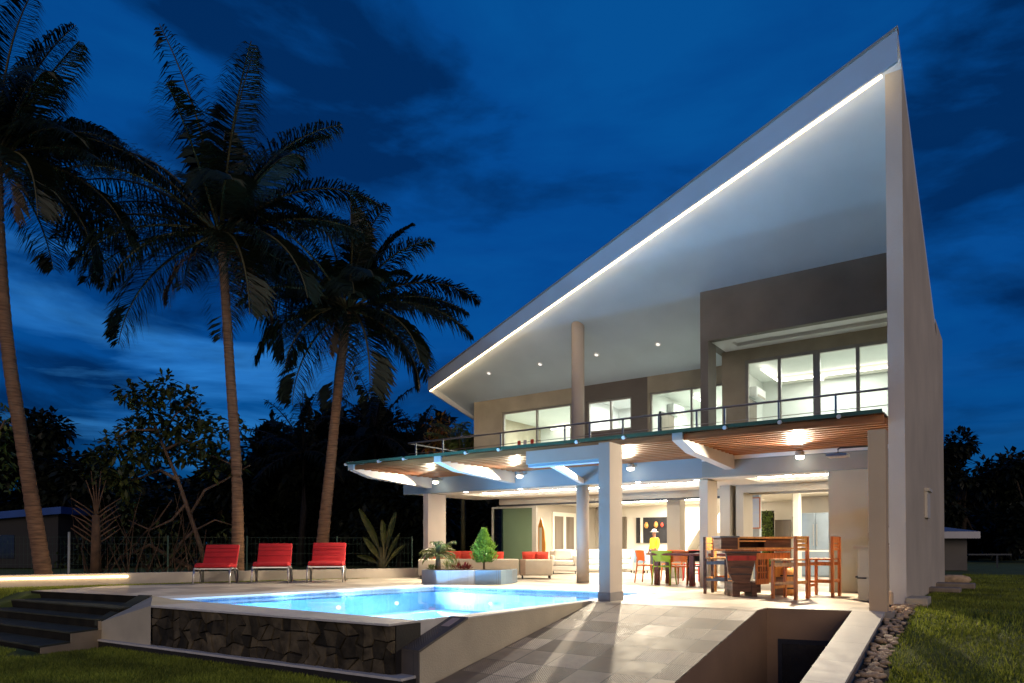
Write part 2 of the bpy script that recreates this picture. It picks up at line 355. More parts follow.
# ------------------------------------------------------------ terrace, ramp
FL, BL, BR, FR = (-12.2, 6.72), (-11.3, 12.75), (-5.95, 12.95), (-6.175, 6.62)      # water outline
def front_y(x): return 5.79 + 0.06 * (x + 11.04)
CW = 0.38
OL0, OL1 = (-12.95, 6.90), (-11.78, 13.12)         # outer edge of the coping, left side
OB1 = (-5.83, 13.25)
t = MB()
t.slab([(-16.8, 6.28), OL0, OL1, (-11.78, 15.0), (-14.9, 15.2), (-15.3, 14.6), (-17.4, 8.2)], -0.4, 0)
t.slab([OL1, OB1, (-1.37, 13.25), (-1.37, 26.0), (-14.9, 26.0), (-14.9, 15.2), (-11.78, 15.0)], -0.4, 0)
t.slab([(-5.829, 10.602), (-3.062, 10.602), (-3.062, 11.07), (-1.87, 11.31), (-1.37, 11.33), (-1.37, 13.25), (-5.829, 13.25)], -0.4, 0)
structure(t.build('terrace', TERRACE))
t = MB()
SL = 0.18
def rz_(y): return -SL * max(0.0, 10.6 - y)
RY1 = 5.0
t.prism([(-5.79, RY1, rz_(RY1) - .5), (-3.075, RY1, rz_(RY1) - .5), (-3.075, 10.6, -.5), (-5.79, 10.6, -.5)],
        [(-5.79, RY1, rz_(RY1)), (-3.062, RY1, rz_(RY1)), (-3.062, 10.6, 0.0), (-5.79, 10.6, 0.0)])
structure(t.build('ramp', RAMP))

# ------------------------------------------------------------ swimming pool
pool = thing('swimming_pool', 'lit blue swimming pool with a dark stone front wall and pale coping', 'swimming pool', (-9, 9.5, -0.3))
PO = pool.location
DEPTH = -1.35
TILE = tiles('pool_mosaic', [(0.42, 0.68, 0.86), (0.46, 0.72, 0.90), (0.40, 0.65, 0.85)], 0.25, 0.25, 0.3, (0.5, 0.7, 0.85), 0, 0.01, 0, 0.05)
b = MB(); W4 = [FL, FR, BR, BL]
b.quad(*[(p[0], p[1], DEPTH) for p in W4])
for k in range(4):
    a, c = W4[k], W4[(k + 1) % 4]
    b.quad((a[0], a[1], DEPTH), (c[0], c[1], DEPTH), (c[0], c[1], -0.16), (a[0], a[1], -0.16))
basin = b.build('basin', TILE, pool, PO)
# underwater bench along the back and left
b = MB(); b.slab([(-11.99, 6.9), (-11.45, 6.9), (-10.7, 12.1), (-6.0, 12.25), (-6.0, 12.93), (-11.28, 12.72)], DEPTH + 0.01, -0.55)
b.build('bench', mat('pool_bench', (0.62, 0.78, 0.88), 0.4, 0.04, 3), pool, PO)
BAND = tiles('blue_band_tile', [(0.05, 0.16, 0.50), (0.09, 0.24, 0.60), (0.16, 0.34, 0.70), (0.03, 0.10, 0.38)], 0.08, 0.08, 0.25, (0.4, 0.5, 0.6), 0, 0.006, 0, 0.1)
b = MB()
for k in range(4):
    a, c = W4[k], W4[(k + 1) % 4]
    b.quad((a[0], a[1], -0.16), (c[0], c[1], -0.16), (c[0], c[1], -0.03), (a[0], a[1], -0.03))
b.build('tile_band', BAND, pool, PO)
b = MB()
b.slab([FL, BL, OL1, OL0], -0.16, 0.007); b.slab([BL, BR, OB1, OL1], -0.16, 0.006); b.slab([(-6.153, 7.245), (-5.943, 7.245), (-5.943, 10.565), (-5.83, 10.567), OB1, BR], -0.16, 0.006)
b.build('coping', WHCOPE, pool, PO, bevel=0.004)
b = MB(); fl = (OL0[0] + 0.6, front_y(-12.3)); fr = (-6.116, front_y(-6.116))
b.slab([(-11.062, front_y(-11.06) - .01), (fr[0], fr[1] - .01), (-6.116, 6.62), (-11.062, 6.68)], -0.022, 0.005)
b.box(-6.172, -6.116, 6.622, 7.243, -.7, .0045); b.build('front_coping', COPING, pool, PO, bevel=0.004)
# water
m, n, l, bs = nodes_of('pool_water'); n.remove(bs)
tr = n.new('ShaderNodeBsdfTransparent'); tr.inputs[0].default_value = (0.66, 0.88, 1.0, 1)
gl = n.new('ShaderNodeBsdfGlossy'); gl.inputs['Roughness'].default_value = 0.015
fr_ = n.new('ShaderNodeFresnel'); fr_.inputs[0].default_value = 1.33
k_ = n.new('ShaderNodeMath'); k_.operation = 'MULTIPLY'; k_.inputs[1].default_value = 0.55
mxs = n.new('ShaderNodeMixShader'); tcd = n.new('ShaderNodeTexCoord'); nz = n.new('ShaderNodeTexNoise'); nz.inputs['Scale'].default_value = 2.2; nz.inputs['Detail'].default_value = 3
bp_ = n.new('ShaderNodeBump'); bp_.inputs['Strength'].default_value = 0.05; bp_.inputs['Distance'].default_value = 0.03
l.new(tcd.outputs['Object'], nz.inputs['Vector']); l.new(nz.outputs[0], bp_.inputs['Height']); l.new(bp_.outputs[0], gl.inputs['Normal']); l.new(bp_.outputs[0], fr_.inputs['Normal'])
l.new(fr_.outputs[0], k_.inputs[0]); l.new(k_.outputs[0], mxs.inputs[0]); l.new(tr.outputs[0], mxs.inputs[1]); l.new(gl.outputs[0], mxs.inputs[2]); l.new(mxs.outputs[0], n['Material Output'].inputs[0])
WATER = m
b = MB(); b.quad(*[(p[0], p[1], -0.06) for p in W4]); b.build('water', WATER, pool, PO)
# stone-clad front wall: irregular standing stones
b = MB(); xw0, xw1 = -11.06, -6.1; random.seed(3)
def stone(x0, x1, z0, z1):
    d = random.choice((0.0, 0.01, 0.02, 0.035)) + random.random() * 0.015; y0 = front_y((x0 + x1) / 2) + 0.05
    j = lambda: random.uniform(-.022, .022)
    back = [(x0, y0 + .10, z0), (x1, y0 + .10, z0), (x1, y0 + .10, z1), (x0, y0 + .10, z1)]
    fr4 = [(x0 + .012 + abs(j()), y0 - d + j() * .5, z0 + .012 + abs(j())), (x1 - .012 - abs(j()), y0 - d + j() * .5, z0 + .012 + abs(j())), (x1 - .012 - abs(j()), y0 - d + j() * .5, z1 - .012 - abs(j())), (x0 + .012 + abs(j()), y0 - d + j() * .5, z1 - .012 - abs(j()))]
    b.prism(back, fr4)
NC, NR = 30, 4
pg = {}
for c in range(NC + 1):
    for r_ in range(NR + 1):
        x = xw0 + (xw1 - xw0) * c / NC + (random.uniform(-.075, .075) if 0 < c < NC else 0) + (r_ % 2) * .06 * (0 < c < NC); z = -.62 + .595 * r_ / NR + (random.uniform(-.05, .05) if 0 < r_ < NR else 0)
        pg[c, r_] = (x, z)
c_skip = set()
for r_ in range(NR):
    for c in range(NC):
        if (c, r_) in c_skip: continue
        q4 = [pg[c, r_], pg[c + 1, r_], pg[c + 1, r_ + 1], pg[c, r_ + 1]]
        if r_ + 1 < NR and random.random() < .35 and (c, r_ + 1) not in c_skip: q4 = [pg[c, r_], pg[c + 1, r_], pg[c + 1, r_ + 1], pg[c + 1, r_ + 2], pg[c, r_ + 2], pg[c, r_ + 1]]; c_skip.add((c, r_ + 1))
        mx_, mz_ = sum(p[0] for p in q4) / len(q4), sum(p[1] for p in q4) / len(q4); d = random.random() * .035 + .005; tl = random.uniform(-.06, .06)
        ins = [(mx_ + (p[0] - mx_) * .93, mz_ + (p[1] - mz_) * .92) for p in q4]
        b.prism([(p[0], front_y(p[0]) + .09, p[1]) for p in ins], [(p[0] + random.uniform(-.008, .008), front_y(p[0]) + .045 - d + tl * (p[0] - mx_) + random.uniform(-.006, .006), p[1] + random.uniform(-.006, .006)) for p in ins])
b.build('stone_wall', STONE, pool, PO, bevel=0.008)
b = MB(); b.prism([(xw0, front_y(xw0) + .1, -1.4), (xw1, front_y(xw1) + .1, -1.4), (xw1, 6.62, -1.4), (-12.2, 6.7, -1.4)], [(xw0, front_y(xw0) + .1, -.024), (xw1, front_y(xw1) + .1, -.024), (xw1, 6.62, -.024), (-12.2, 6.7, -.024)])
b.build('wall_core', BLACK, pool, PO)
# plain rendered wedge left of the stone and low black plinth with pale ledge
b = MB(); xL = -12.5; q = lambda x, z, o=0: (x, front_y(x) + o, z)
top_l = (-12.50, -0.36)
A_, B_ = Vector((-12.5, front_y(-12.5), -.33)), Vector((-13.2, 6.94, 0.004))
C_ = Vector((xw0 - .002, front_y(xw0) + .0, .004)); lowz = -.62
D2 = Vector((-12.2, 6.72, .004))
b.quad(A_, C_, (C_.x, C_.y, lowz), (A_.x, A_.y, lowz)); b.quad(A_, C_, B_); b.quad(B_, C_, (xw0 - .002, 6.69, .004), D2); b.quad(A_, B_, (B_.x, B_.y, lowz), (A_.x, A_.y, lowz))
b.build('side_wall', PLASTER, pool, PO)
b = MB(); b.prism([q(xL, -1.0, -.06), q(-5.86, -1.0, -.06), q(-5.86, -1.0, .3), q(xL, -1.0, .3)], [q(xL, -.645, -.06), q(-5.86, -.645, -.06), q(-5.86, -.645, .3), q(xL, -.645, .3)])
b.build('plinth', BLACK, pool, PO)
b = MB(); b.prism([q(xL, -.645, -.075), q(-5.86, -.645, -.075), q(-5.86, -.645, .3), q(xL, -.645, .3)], [q(xL, -.615, -.075), q(-5.86, -.615, -.075), q(-5.86, -.615, .3), q(xL, -.615, .3)])
b.build('ledge', COPING, pool, PO)
# underwater lamps
for k, (x, y) in enumerate([(-11.9, 8.6), (-11.68, 10.1), (-11.45, 11.6), (-9.6, 12.75), (-7.6, 12.85)]):
    dirx, diry = (1, -.15) if k < 3 else (0, -1)
    p = Vector((x + .05 * dirx, y + .05 * diry, -0.36))
    MB().tube([p - Vector((dirx * .04, diry * .04, 0)), p], 0.045, 14).build('pool_lamp', glow('pool_lamp_face%d' % k, (0.8, 0.95, 1), 3), pool, PO)
for x, y in [(-10.8, 8.0), (-10.2, 10.6), (-8.4, 8.4), (-8.0, 11.2), (-6.8, 9.4), (-6.9, 7.6)]:
    light('AREA', 'pool_glow', (x, y, -0.10), 95, (0.46, 0.78, 1.0), 1.4, (0, 0, 0))

for x, y in ((-11.75, 8.6), (-11.55, 10.1), (-11.3, 11.6)):
    o_ = light('SPOT', 'pool_lamp_beam', (x, y, -0.34), 620, (0.36, 0.66, 1.0), 0.06, spot=R(150), blend=.6); aim(o_, (x + 3.4, y + 1.2, 2.6))

# ------------------------------------------------------------ ramp side wall with ribbed sloping cap
rw = thing('ramp_wall', 'olive rendered wall beside the ramp with a dark ribbed sloping cap and small lamp', 'wall', (-5.9, 7.5, -0.8))
O = rw.location
X1 = -5.82; CL = -6.11; cf, cb = (6.30, -.31), (7.22, .012)
prof = [(cf[0], -1.3), (10.55, -1.3), (10.55, -.006), (cb[0], -.006), (cf[0], cf[1] - .03)]
b = MB(); b.prism([(X1, y, z) for y, z in prof], [(X1 - .12, y, z) for y, z in prof]); b.build('body', PLASTER, rw, O)
b = MB(); cp = [(cf[0], -1.3), (cf[0], cf[1] - .03), (cb[0], cb[1] - .03), (cb[0], -.7), (cf[0] + .3, -1.3)]
b.prism([(X1 - .123, y, z) for y, z in cp], [(CL + .01, y, z) for y, z in cp]); b.build('core', PLASTER_DK, rw, O)
b = MB(); b.prism([(X1 + .004, cf[0] - .02, cf[1] - .029), (X1 + .004, cb[0], cb[1] - .029), (X1 + .004, cb[0], cb[1]), (X1 + .004, cf[0] - .02, cf[1])], [(CL, cf[0] - .02, cf[1] - .029), (CL, cb[0], cb[1] - .029), (CL, cb[0], cb[1]), (CL, cf[0] - .02, cf[1])])
b.box(CL, X1 + .004, cf[0] - .022, cf[0] - .002, -1.3, cf[1] - .031)
b.build('cap', RIBBED, rw, O)
def onc(y): return cf[1] + (cb[1] - cf[1]) * (y - cf[0]) / (cb[0] - cf[0])
b = MB(); b.prism([(X1 - .08, 6.93, onc(6.93) - .01), (X1 - .08, 7.16, onc(7.16) - .01), (X1 - .08, 7.16, onc(7.16) + .006), (X1 - .08, 6.93, onc(6.93) + .006)], [(CL + .08, 6.93, onc(6.93) - .01), (CL + .08, 7.16, onc(7.16) - .01), (CL + .08, 7.16, onc(7.16) + .006), (CL + .08, 6.93, onc(6.93) + .006)])
b.build('lamp_lens', mat('frosted_lens', (0.45, 0.34, 0.28), 0.4, 0.1, 8), rw, O)
b = MB(); b.box(X1 - .135, X1 + .003, cb[0] + .002, 10.56, -.005, .014); b.build('coping', COPING, rw, O)

# ------------------------------------------------------------ light well beside the ramp
lw = thing('light_well', 'brown rendered sunken light well with a dark window between ramp and pebbles', 'light well', (-2.4, 9, -2.4))
O = lw.location
b = MB()
pw = [(3, -2.6), (11.06, -2.6), (11.06, -.012), (10.6, -.012), (5.0, rz_(5) - .012), (3, rz_(5) - .012)]
b.prism([(-3.055, y, z) for y, z in pw], [(-3.13, y, z) for y, z in pw])
b.prism([(-3.07, 11.05, -2.6), (-1.87, 11.29, -2.6), (-1.87, 11.45, -2.6), (-3.07, 11.2, -2.6)], [(-3.07, 11.05, -.01), (-1.87, 11.29, -.01), (-1.87, 11.45, -.01), (-3.07, 11.2, -.01)])
b.box(-3.07, -1.87, 3, 3.1, -2.6, -.9); b.box(-3.12, -1.5, 3, 11.3, -2.7, -2.6)
b.build('wall', PITB, lw, O)
def cz(y): return 0.015 - 0.178 * max(0, 11.25 - y)
b = MB(); b.prism([(-1.865, 3, -2.6), (-1.50, 3, -2.6), (-1.50, 11.45, -2.6), (-1.865, 11.45, -2.6)], [(-1.865, 3, cz(3) - .04), (-1.50, 3, cz(3) - .04), (-1.50, 11.45, -.03), (-1.865, 11.45, -.03)])
b.build('side_wall', mat('pit_outer', (0.17, 0.13, 0.10), 0.85, 0.15, 2, 0.2, 50), lw, O)
b = MB(); b.prism([(-1.90, 3, cz(3) - .04), (-1.48, 3, cz(3) - .04), (-1.48, 11.42, -.03), (-1.90, 11.36, -.03)], [(-1.90, 3, cz(3)), (-1.48, 3, cz(3)), (-1.48, 11.42, .015), (-1.90, 11.36, .015)])
b.build('coping', tiles('well_coping', [(0.48, 0.44, 0.38), (0.42, 0.385, 0.335), (0.52, 0.47, 0.41)], 3, 0.75, 0.6, (0.28, 0.25, 0.22), 0, 0.01, 0, 0.14), lw, O)
b = MB(); b.quad((-2.90, 11.075, -2.4), (-1.95, 11.272, -2.4), (-1.95, 11.272, -.46), (-2.90, 11.075, -.46))
wdw = b.build('window', DARKMET, lw, O)
b = MB(); b.quad((-2.84, 11.08, -2.3), (-1.99, 11.256, -2.3), (-1.99, 11.256, -.53), (-2.84, 11.08, -.53)); b.build('pane', DKGLASS, wdw)
bpy.data.objects['pane'].location = (-O[0], -O[1], -O[2]) if False else (0, 0, 0)
for v in bpy.data.objects['pane'].data.vertices: v.co -= Vector(O)

# ------------------------------------------------------------ garden steps on the left
st = thing('garden_steps', 'dark tiled steps descending from the terrace to the lawn', 'steps', (-14, 5.5, -0.75))
O = st.location
ST = [((-16.75, 6.27), (-13.35, 6.93), 0.0), ((-16.5, 5.80), (-12.72, 6.08), -.15), ((-15.95, 5.40), (-12.52, 5.69), -.30), ((-14.8, 5.0), (-12.33, 5.16), -.45), ((-13.65, 4.6), (-12.15, 4.65), -.60)]
ST[2] = ((-17.2, 5.32), (-12.52, 5.69), -.30); ST[3] = ((-17.2, 4.84), (-12.33, 5.16), -.45); ST[4] = ((-17.2, 4.42), (-12.15, 4.66), -.60)
for k, (a, c, z) in enumerate(ST):
    bk = [(-12.45, 6.9), (a[0], 6.9 if k else 6.5)]
    if k == 0: continue
    rp_ = [(-12.525, 5.72), (-12.56, 6.9)] if k > 1 else [(-12.75, 6.9)]
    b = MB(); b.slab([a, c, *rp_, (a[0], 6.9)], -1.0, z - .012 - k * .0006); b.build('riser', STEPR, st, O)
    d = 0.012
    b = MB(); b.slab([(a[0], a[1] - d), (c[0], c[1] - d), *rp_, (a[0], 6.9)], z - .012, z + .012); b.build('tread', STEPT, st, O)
b = MB(); b.slab([(-16.8, 6.262), (-13.0, 6.88), (-13.0, 6.98), (-16.8, 6.4)], -.4, -.002); b.build('riser', STEPR, st, O)
b = MB()   # sloping side cap down the right-hand end
b.prism([(-13.2, 6.93, -.06), (-12.5, front_y(-12.5), -.40), (-12.66, front_y(-12.5) - .03, -.40), (-13.5, 6.83, -.06)], [(-13.2, 6.93, .016), (-12.5, front_y(-12.5), -.315), (-12.66, front_y(-12.5) - .03, -.315), (-13.5, 6.83, .016)])
b.build('side_cap', STEPT, st, O)
A2 = Vector((-12.505, front_y(-12.5) - .005)); SIDE = mat('step_side_render', (.30, .235, .15), .85, .12, 2, .2, 50)
for k, (c_, z) in enumerate([((-12.52, 5.66), -.30), ((-12.33, 5.16), -.45), ((-12.15, 4.66), -.60)]):
    c3 = Vector(c_); n3 = Vector((.02 + .002 * k, .0)); b = MB()
    b.prism([(*(A2 + n3), -1.0), (*(c3 + n3), -1.0), (*c3, -1.0), (*A2, -1.0)], [(*(A2 + n3), z - .014), (*(c3 + n3), z - .014), (*c3, z - .014), (*A2, z - .014)]); b.build('side_wall', SIDE, st, O)

# ------------------------------------------------------------ low garden wall with light strip
gw = thing('garden_wall', 'low beige garden wall with a glowing light strip along its left end', 'wall', (-18, 8, 0))
O = gw.location
GW = [(-21.5, 0.2), (-18.9, 6.2), (-18.25, 7.8), (-16.2, 12.6), (-14.6, 15.6), (-14.2, 18.5)]
def offs(pts, d):
    r = []
    for i, p in enumerate(pts):
        a, c = pts[max(i - 1, 0)], pts[min(i + 1, len(pts) - 1)]; v = Vector((c[0] - a[0], c[1] - a[1])).normalized(); r.append((p[0] - v.y * d, p[1] + v.x * d))
    return r
G2 = offs(GW, 0.3)
for i in range(len(GW) - 1):
    b = MB(); b.slab([GW[i], GW[i + 1], G2[i + 1], G2[i]], -.3, .27); b.build('wall_section', GARDENW, gw, O)
G0, G1 = offs(GW, -.02), offs(GW, -.045)
def lerp(a, c, t): return (a[0] + (c[0] - a[0]) * t, a[1] + (c[1] - a[1]) * t)
b = MB(); e0, e1 = lerp(G0[2], G0[3], .20), lerp(G1[2], G1[3], .20)
b.slab([G0[0], G0[1], G0[2], e0, e1, G1[2], G1[1], G1[0]], .17, .205); b.build('light_strip', LED, gw, O)

# ------------------------------------------------------------ THE HOUSE
H = thing('modern_house', 'white modern two storey house with a soaring wedge shaped roof and lit glass rooms', 'house', (-8, 19, 0))
HO = H.location
def hp(name, mb, m, parent=None, bevel=0.0, smooth=False):
    o = mb.build(name, m, parent or H, HO, smooth, bevel)
    return o
XR0, XR1, YF = -1.61, -1.37, 12.87
WY = 18.9                                       # main wall plane
def T(y): return 8.99 - 0.463 * (y - 12.4)      # roof top
TH = 0.13
def S(y): return T(y) - TH                      # soffit
# right wall (fin): follows the roof, then a flat parapet
b = MB(); pr = [(YF, -.3), (20.8, -.3), (20.8, 6.15), (18.75, 6.15), (18.6, S(18.6)), (YF, S(YF))]
b.prism([(XR1, y, z) for y, z in pr], [(XR0 + .02, y, z) for y, z in pr]); hp('side_wall', b, mat('side_render', (.55, .455, .325), .88, .12, .8, .10, 60))
b = MB(); b.prism([(XR1 - .003, YF - .03, -.3), (XR1 - .003, YF + .002, -.3), (XR1 - .003, YF + .002, S(YF) - .0), (XR1 - .003, YF - .03, S(YF - .03))], [(XR0, YF - .03, -.3), (XR0, YF + .002, -.3), (XR0, YF + .002, S(YF)), (XR0, YF - .03, S(YF - .03))])
hp('wall_end', b, FINW)
# roof: wedge in plan
RT = (XR1, 12.38); LT = (-15.95, 17.72); LB = (-15.5, 19.6); RB = (XR1, 19.0)
RP = [RT, RB, LB, LT]
def rt(p, dz=0): return (p[0], p[1], T(p[1]) + dz)
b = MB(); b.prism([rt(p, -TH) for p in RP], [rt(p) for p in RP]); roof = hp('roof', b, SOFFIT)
dv = Vector((RT[0] - LT[0], RT[1] - LT[1])).normalized(); nv = Vector((-dv.y, dv.x))     # nv points back
def sh(p, d): return (p[0] + nv.x * d, p[1] + nv.y * d)
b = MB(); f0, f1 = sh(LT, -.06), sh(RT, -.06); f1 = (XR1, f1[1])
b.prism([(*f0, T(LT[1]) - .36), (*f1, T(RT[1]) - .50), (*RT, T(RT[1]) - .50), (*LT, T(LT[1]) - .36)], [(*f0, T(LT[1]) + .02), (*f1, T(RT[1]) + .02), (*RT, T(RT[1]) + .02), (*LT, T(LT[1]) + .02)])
hp('fascia', b, mat('fascia_sky_tint', (.52, .60, .68), .55, .04, 1), roof)  # the blue of the sky light is put into the fascia's base colour
b = MB(); c0, c1 = sh(LT, -.085), sh(RT, -.085); c1 = (XR1 + .01, c1[1])
b.prism([(*c0, T(LT[1]) + .0), (*c1, T(RT[1]) + .0), (XR1 + .01, RT[1] + .06, T(RT[1] + .06) + .0), (*sh(LT, .08), T(LT[1]) + .0)], [(*c0, T(LT[1]) + .045), (*c1, T(RT[1]) + .045), (XR1 + .01, RT[1] + .06, T(RT[1] + .06) + .06), (*sh(LT, .08), T(LT[1]) + .05)])
hp('roof_flashing', b, ALU, roof)
b = MB(); s0, s1 = sh(LT, .015), sh(RT, .015); s2, s3 = sh(LT, .06), sh(RT, .06); kx = (XR0 - .02 - LT[0]) / (RT[0] - LT[0])
s1 = lerp(s0, s1, kx); s3 = lerp(s2, s3, kx)
zl0, zl1 = T(LT[1]) - .37, T(RT[1]) - .50 - .02
zl1 = zl0 + (zl1 - zl0) * kx
b.prism([(*s0, zl0), (*s1, zl1), (*s3, zl1), (*s2, zl0)], [(*s0, zl0 + .03), (*s1, zl1 + .03), (*s3, zl1 + .03), (*s2, zl0 + .03)])
hp('light_strip', b, LED, roof)
b = MB(); b.prism([(LT[0] - .05, LT[1], T(LT[1]) - .36), (LT[0], LT[1], T(LT[1]) - .36), (LB[0], LB[1], T(LB[1]) - .25), (LB[0] - .05, LB[1], T(LB[1]) - .25)], [(LT[0] - .05, LT[1], T(LT[1])), (LT[0], LT[1], T(LT[1])), (LB[0], LB[1], T(LB[1])), (LB[0] - .05, LB[1], T(LB[1]))])
hp('side_fascia', b, WHITE, roof)
for p in [(489, 373), (540, 364), (596.5, 354.5), (658, 344)]:
    r = ray(*p); s = (8.99 + .463 * 12.4 - TH - EYE) / (r.z + .463 * r.y); q = CAM + r * s
    nrm = Vector((0, .463, 1)).normalized()
    b = MB(); b.tube([q - nrm * .015, q + nrm * .004], .09, 18); o = hp('soffit_light', b, mat('lamp_ring', (.8, .8, .8), .4, .05, 4), roof)
    b = MB(); b.tube([q - nrm * .022, q - nrm * .014], .055, 16); hp('lens', b, glow('dim_lens', (1, .95, .85), 1.2) if 'dim' not in MATS else MATS['dim'], o)
# upper left wall with openings. columns of windows along y = WY
Z1 = 3.1
def wall_with_holes(x0, x1, y, th, z0, z1, holes):
    """holes: (hx0,hx1,hz0,hz1) sorted"""
    b = MB(); cx = x0
    for h0, h1, a, c in holes:
        if h0 > cx: b.box(cx, h0, y, y + th, z0, z1)
        if a > z0: b.box(h0, h1, y, y + th, z0, a)
        if c < z1: b.box(h0, h1, y, y + th, c, z1)
        cx = h1
    if cx < x1: b.box(cx, x1, y, y + th, z0, z1)
    return b
def window(x0, x1, z0, z1, y, mull, pane=GLASS, fw=.055, name='window', fm=ALU):
    b = MB(); b.box(x0, x1, y - .02, y + .06, z1 - fw, z1); b.box(x0, x1, y - .02, y + .06, z0, z0 + fw)
    b.box(x0, x0 + fw, y - .02, y + .06, z0 + fw, z1 - fw); b.box(x1 - fw, x1, y - .02, y + .06, z0 + fw, z1 - fw)
    for mx in mull: b.box(mx - fw * .5, mx + fw * .5, y - .03, y + .055, z0 + fw, z1 - fw)
    f = hp(name, b, fm)
    b = MB(); b.quad((x0 + fw, y + .02, z0 + fw), (x1 - fw, y + .02, z0 + fw), (x1 - fw, y + .02, z1 - fw), (x0 + fw, y + .02, z1 - fw)); hp('pane', b, pane, f)
    return f
vx = lambda px, y, py=410: atY(px, py, y).x
vz = lambda px, py, y: atY(px, py, y).z
xA = vx(474, WY); xD0, xD1 = vx(584, WY), vx(647.5, WY)
w1 = (vx(502, WY), vx(571, WY), Z1 + .05, vz(537, 408, WY)); w2 = (vx(587, WY), vx(631.5, WY), vz(609, 431, WY), vz(609, 399, WY)); w3 = (vx(649.5, WY), vx(724, WY), Z1 + .05, vz(670, 390, WY))
SW = S(WY) + .03
hp('wall', wall_with_holes(xA, xD0, WY, .2, Z1, SW, [w1]), PLASTER)
hp('wall', wall_with_holes(xD0, xD1, WY, .2, Z1, SW, [w2]), PLASTER_BR)
hp('wall', wall_with_holes(xD1, w3[1] + .3, WY, .2, Z1, SW, [w3]), PLASTER)
window(*w1, WY + .06, [(w1[0] + w1[1]) / 2 + .03]); window(*w2, WY + .06, [(w2[0] + w2[1]) / 2 + .05]); window(*w3, WY + .06, [vx(691, WY)])
# projecting dark box over the bedroom loggia
BY = 16.35; bx0, bx1 = vx(700, BY, 300), XR0 + .02; bz0, bz1 = vz(707, 341, BY), S(BY) + .04
b = MB(); b.prism([(bx0, BY, bz0), (bx1, BY, bz0), (bx1, BY + .2, bz0), (bx0, BY + .2, bz0)], [(bx0, BY, S(BY) + .02), (bx1, BY, S(BY) + .02), (bx1, BY + .2, S(BY + .2) + .02), (bx0, BY + .2, S(BY + .2) + .02)])
b.prism([(bx0, BY + .2, bz0), (bx0 + .2, BY + .2, bz0), (bx0 + .2, WY, bz0), (bx0, WY, bz0)], [(bx0, BY + .2, S(BY + .2) + .02), (bx0 + .2, BY + .2, S(BY + .2) + .02), (bx0 + .2, WY, S(WY) + .02), (bx0, WY, S(WY) + .02)])
hp('loggia_box', b, PLASTER_DK)
b = MB(); b.box(bx0, bx0 + .19, BY + .004, BY + .56, Z1, bz0 - .002); hp('pilaster', b, PLASTER_DK)
GY = 17.6
b = MB(); b.box(bx0 + .2, bx1, BY + .2, BY + .45, bz0 + .01, bz0 + .05); b.box(bx0 + .2, bx1, BY + .45, GY, bz0 + .09, bz0 + .13); b.box(bx0 + .2, bx0 + .6, BY + .45, GY, bz0 + .01, bz0 + .088); b.box(bx0 + .6, bx1, GY - .35, GY, bz0 + .01, bz0 + .088)
hp('loggia_ceiling', b, WHITE)
gx0, gz1 = vx(745, GY, 380), vz(790, 354, GY)
b = MB(); b.box(vx(722, GY, 390), gx0, GY, GY + .25, Z1, gz1); b.box(vx(722, GY, 390), bx1, GY, GY + .25, gz1 + .002, 6.35)
hp('loggia_wall', b, PLASTER)
window(gx0 + .003, XR0, Z1 + .03, gz1, GY + .03, [vx(779.5, GY), vx(815, GY), vx(818.5, GY), vx(858, GY)], fw=.075)
# rooms behind the windows: white boxes with a ceiling lamp and cove line
ROOMW = mat('room_white', (.72, .745, .70), .7, .04, 1)
def room(name, x0, x1, y0, y1, z0, z1, m=ROOMW):
    b = MB(); t_ = .04
    b.box(x0 - t_, x1 + t_, y0, y1, z0 - .02, z0); b.box(x0 - t_, x1 + t_, y0, y1 + t_, z1, z1 + .04); b.box(x0 - t_, x1 + t_, y1, y1 + t_, z0, z1)
    b.box(x0 - t_, x0, y0, y1, z0, z1); b.box(x1, x1 + t_, y0, y1, z0, z1)
    return hp(name, b, m)
def cove(x0, x1, y, z, parent, axis='x', w=.06):
    b = MB()
    if axis == 'x': b.box(x0, x1, y, y + w, z, z + .03)
    else: b.box(x0, x0 + w, y, x1, z, z + .03)
    return hp('cove_light', b, LEDC, parent)
r1 = room('room', xA + .25, xD0 - .05, WY + .205, 22.6, Z1, 5.45)
r2 = room('room', xD0 + .03, xD1 - .05, WY + .205, 21.2, Z1, 5.5, mat('bath_white', (.78, .79, .77), .4, .03, 2))
r3 = room('room', xD1 + .05, -6.02, WY + .205, 22.6, Z1, 5.45)
r4 = room('room', -5.75, XR0 - .03, GY + .255, 20.5, Z1, 5.60)
cove(xA + .9, xD0 - .6, 22.4, 5.3, r1); cove(-9.4, -8.7, 21.0, 5.35, r2)
cove(-7.6, 22, 20.0, 5.3, r3, 'y'); cove(-5.2, XR0 - .1, 20.0, 5.46, r4); cove(-5.2, 20.0, 18.4, 5.46, r4, 'y'); cove(-4.2, 20.3, 20.07, 5.40, r4, 'y', .12)
b = MB(); b.box(-5.2, XR0 - .1, 20.07, 20.45, 5.46, 5.59); hp('ceiling_band', b, INTER, r4)

RC = (.94, 1.0, .92)
light('AREA', 'room_lamp', ((xA + xD0) / 2, 20.7, 5.38), 150, RC, 1.6, (0, 0, 0)); light('AREA', 'room_lamp', ((xD0 + xD1) / 2, 20.0, 5.42), 70, RC, .8, (0, 0, 0))
light('AREA', 'room_lamp', (-7.2, 20.7, 5.38), 115, RC, 1.2, (0, 0, 0)); light('AREA', 'room_lamp', (-3.6, 19.2, 5.50), 85, RC, 1.3, (0, 0, 0))
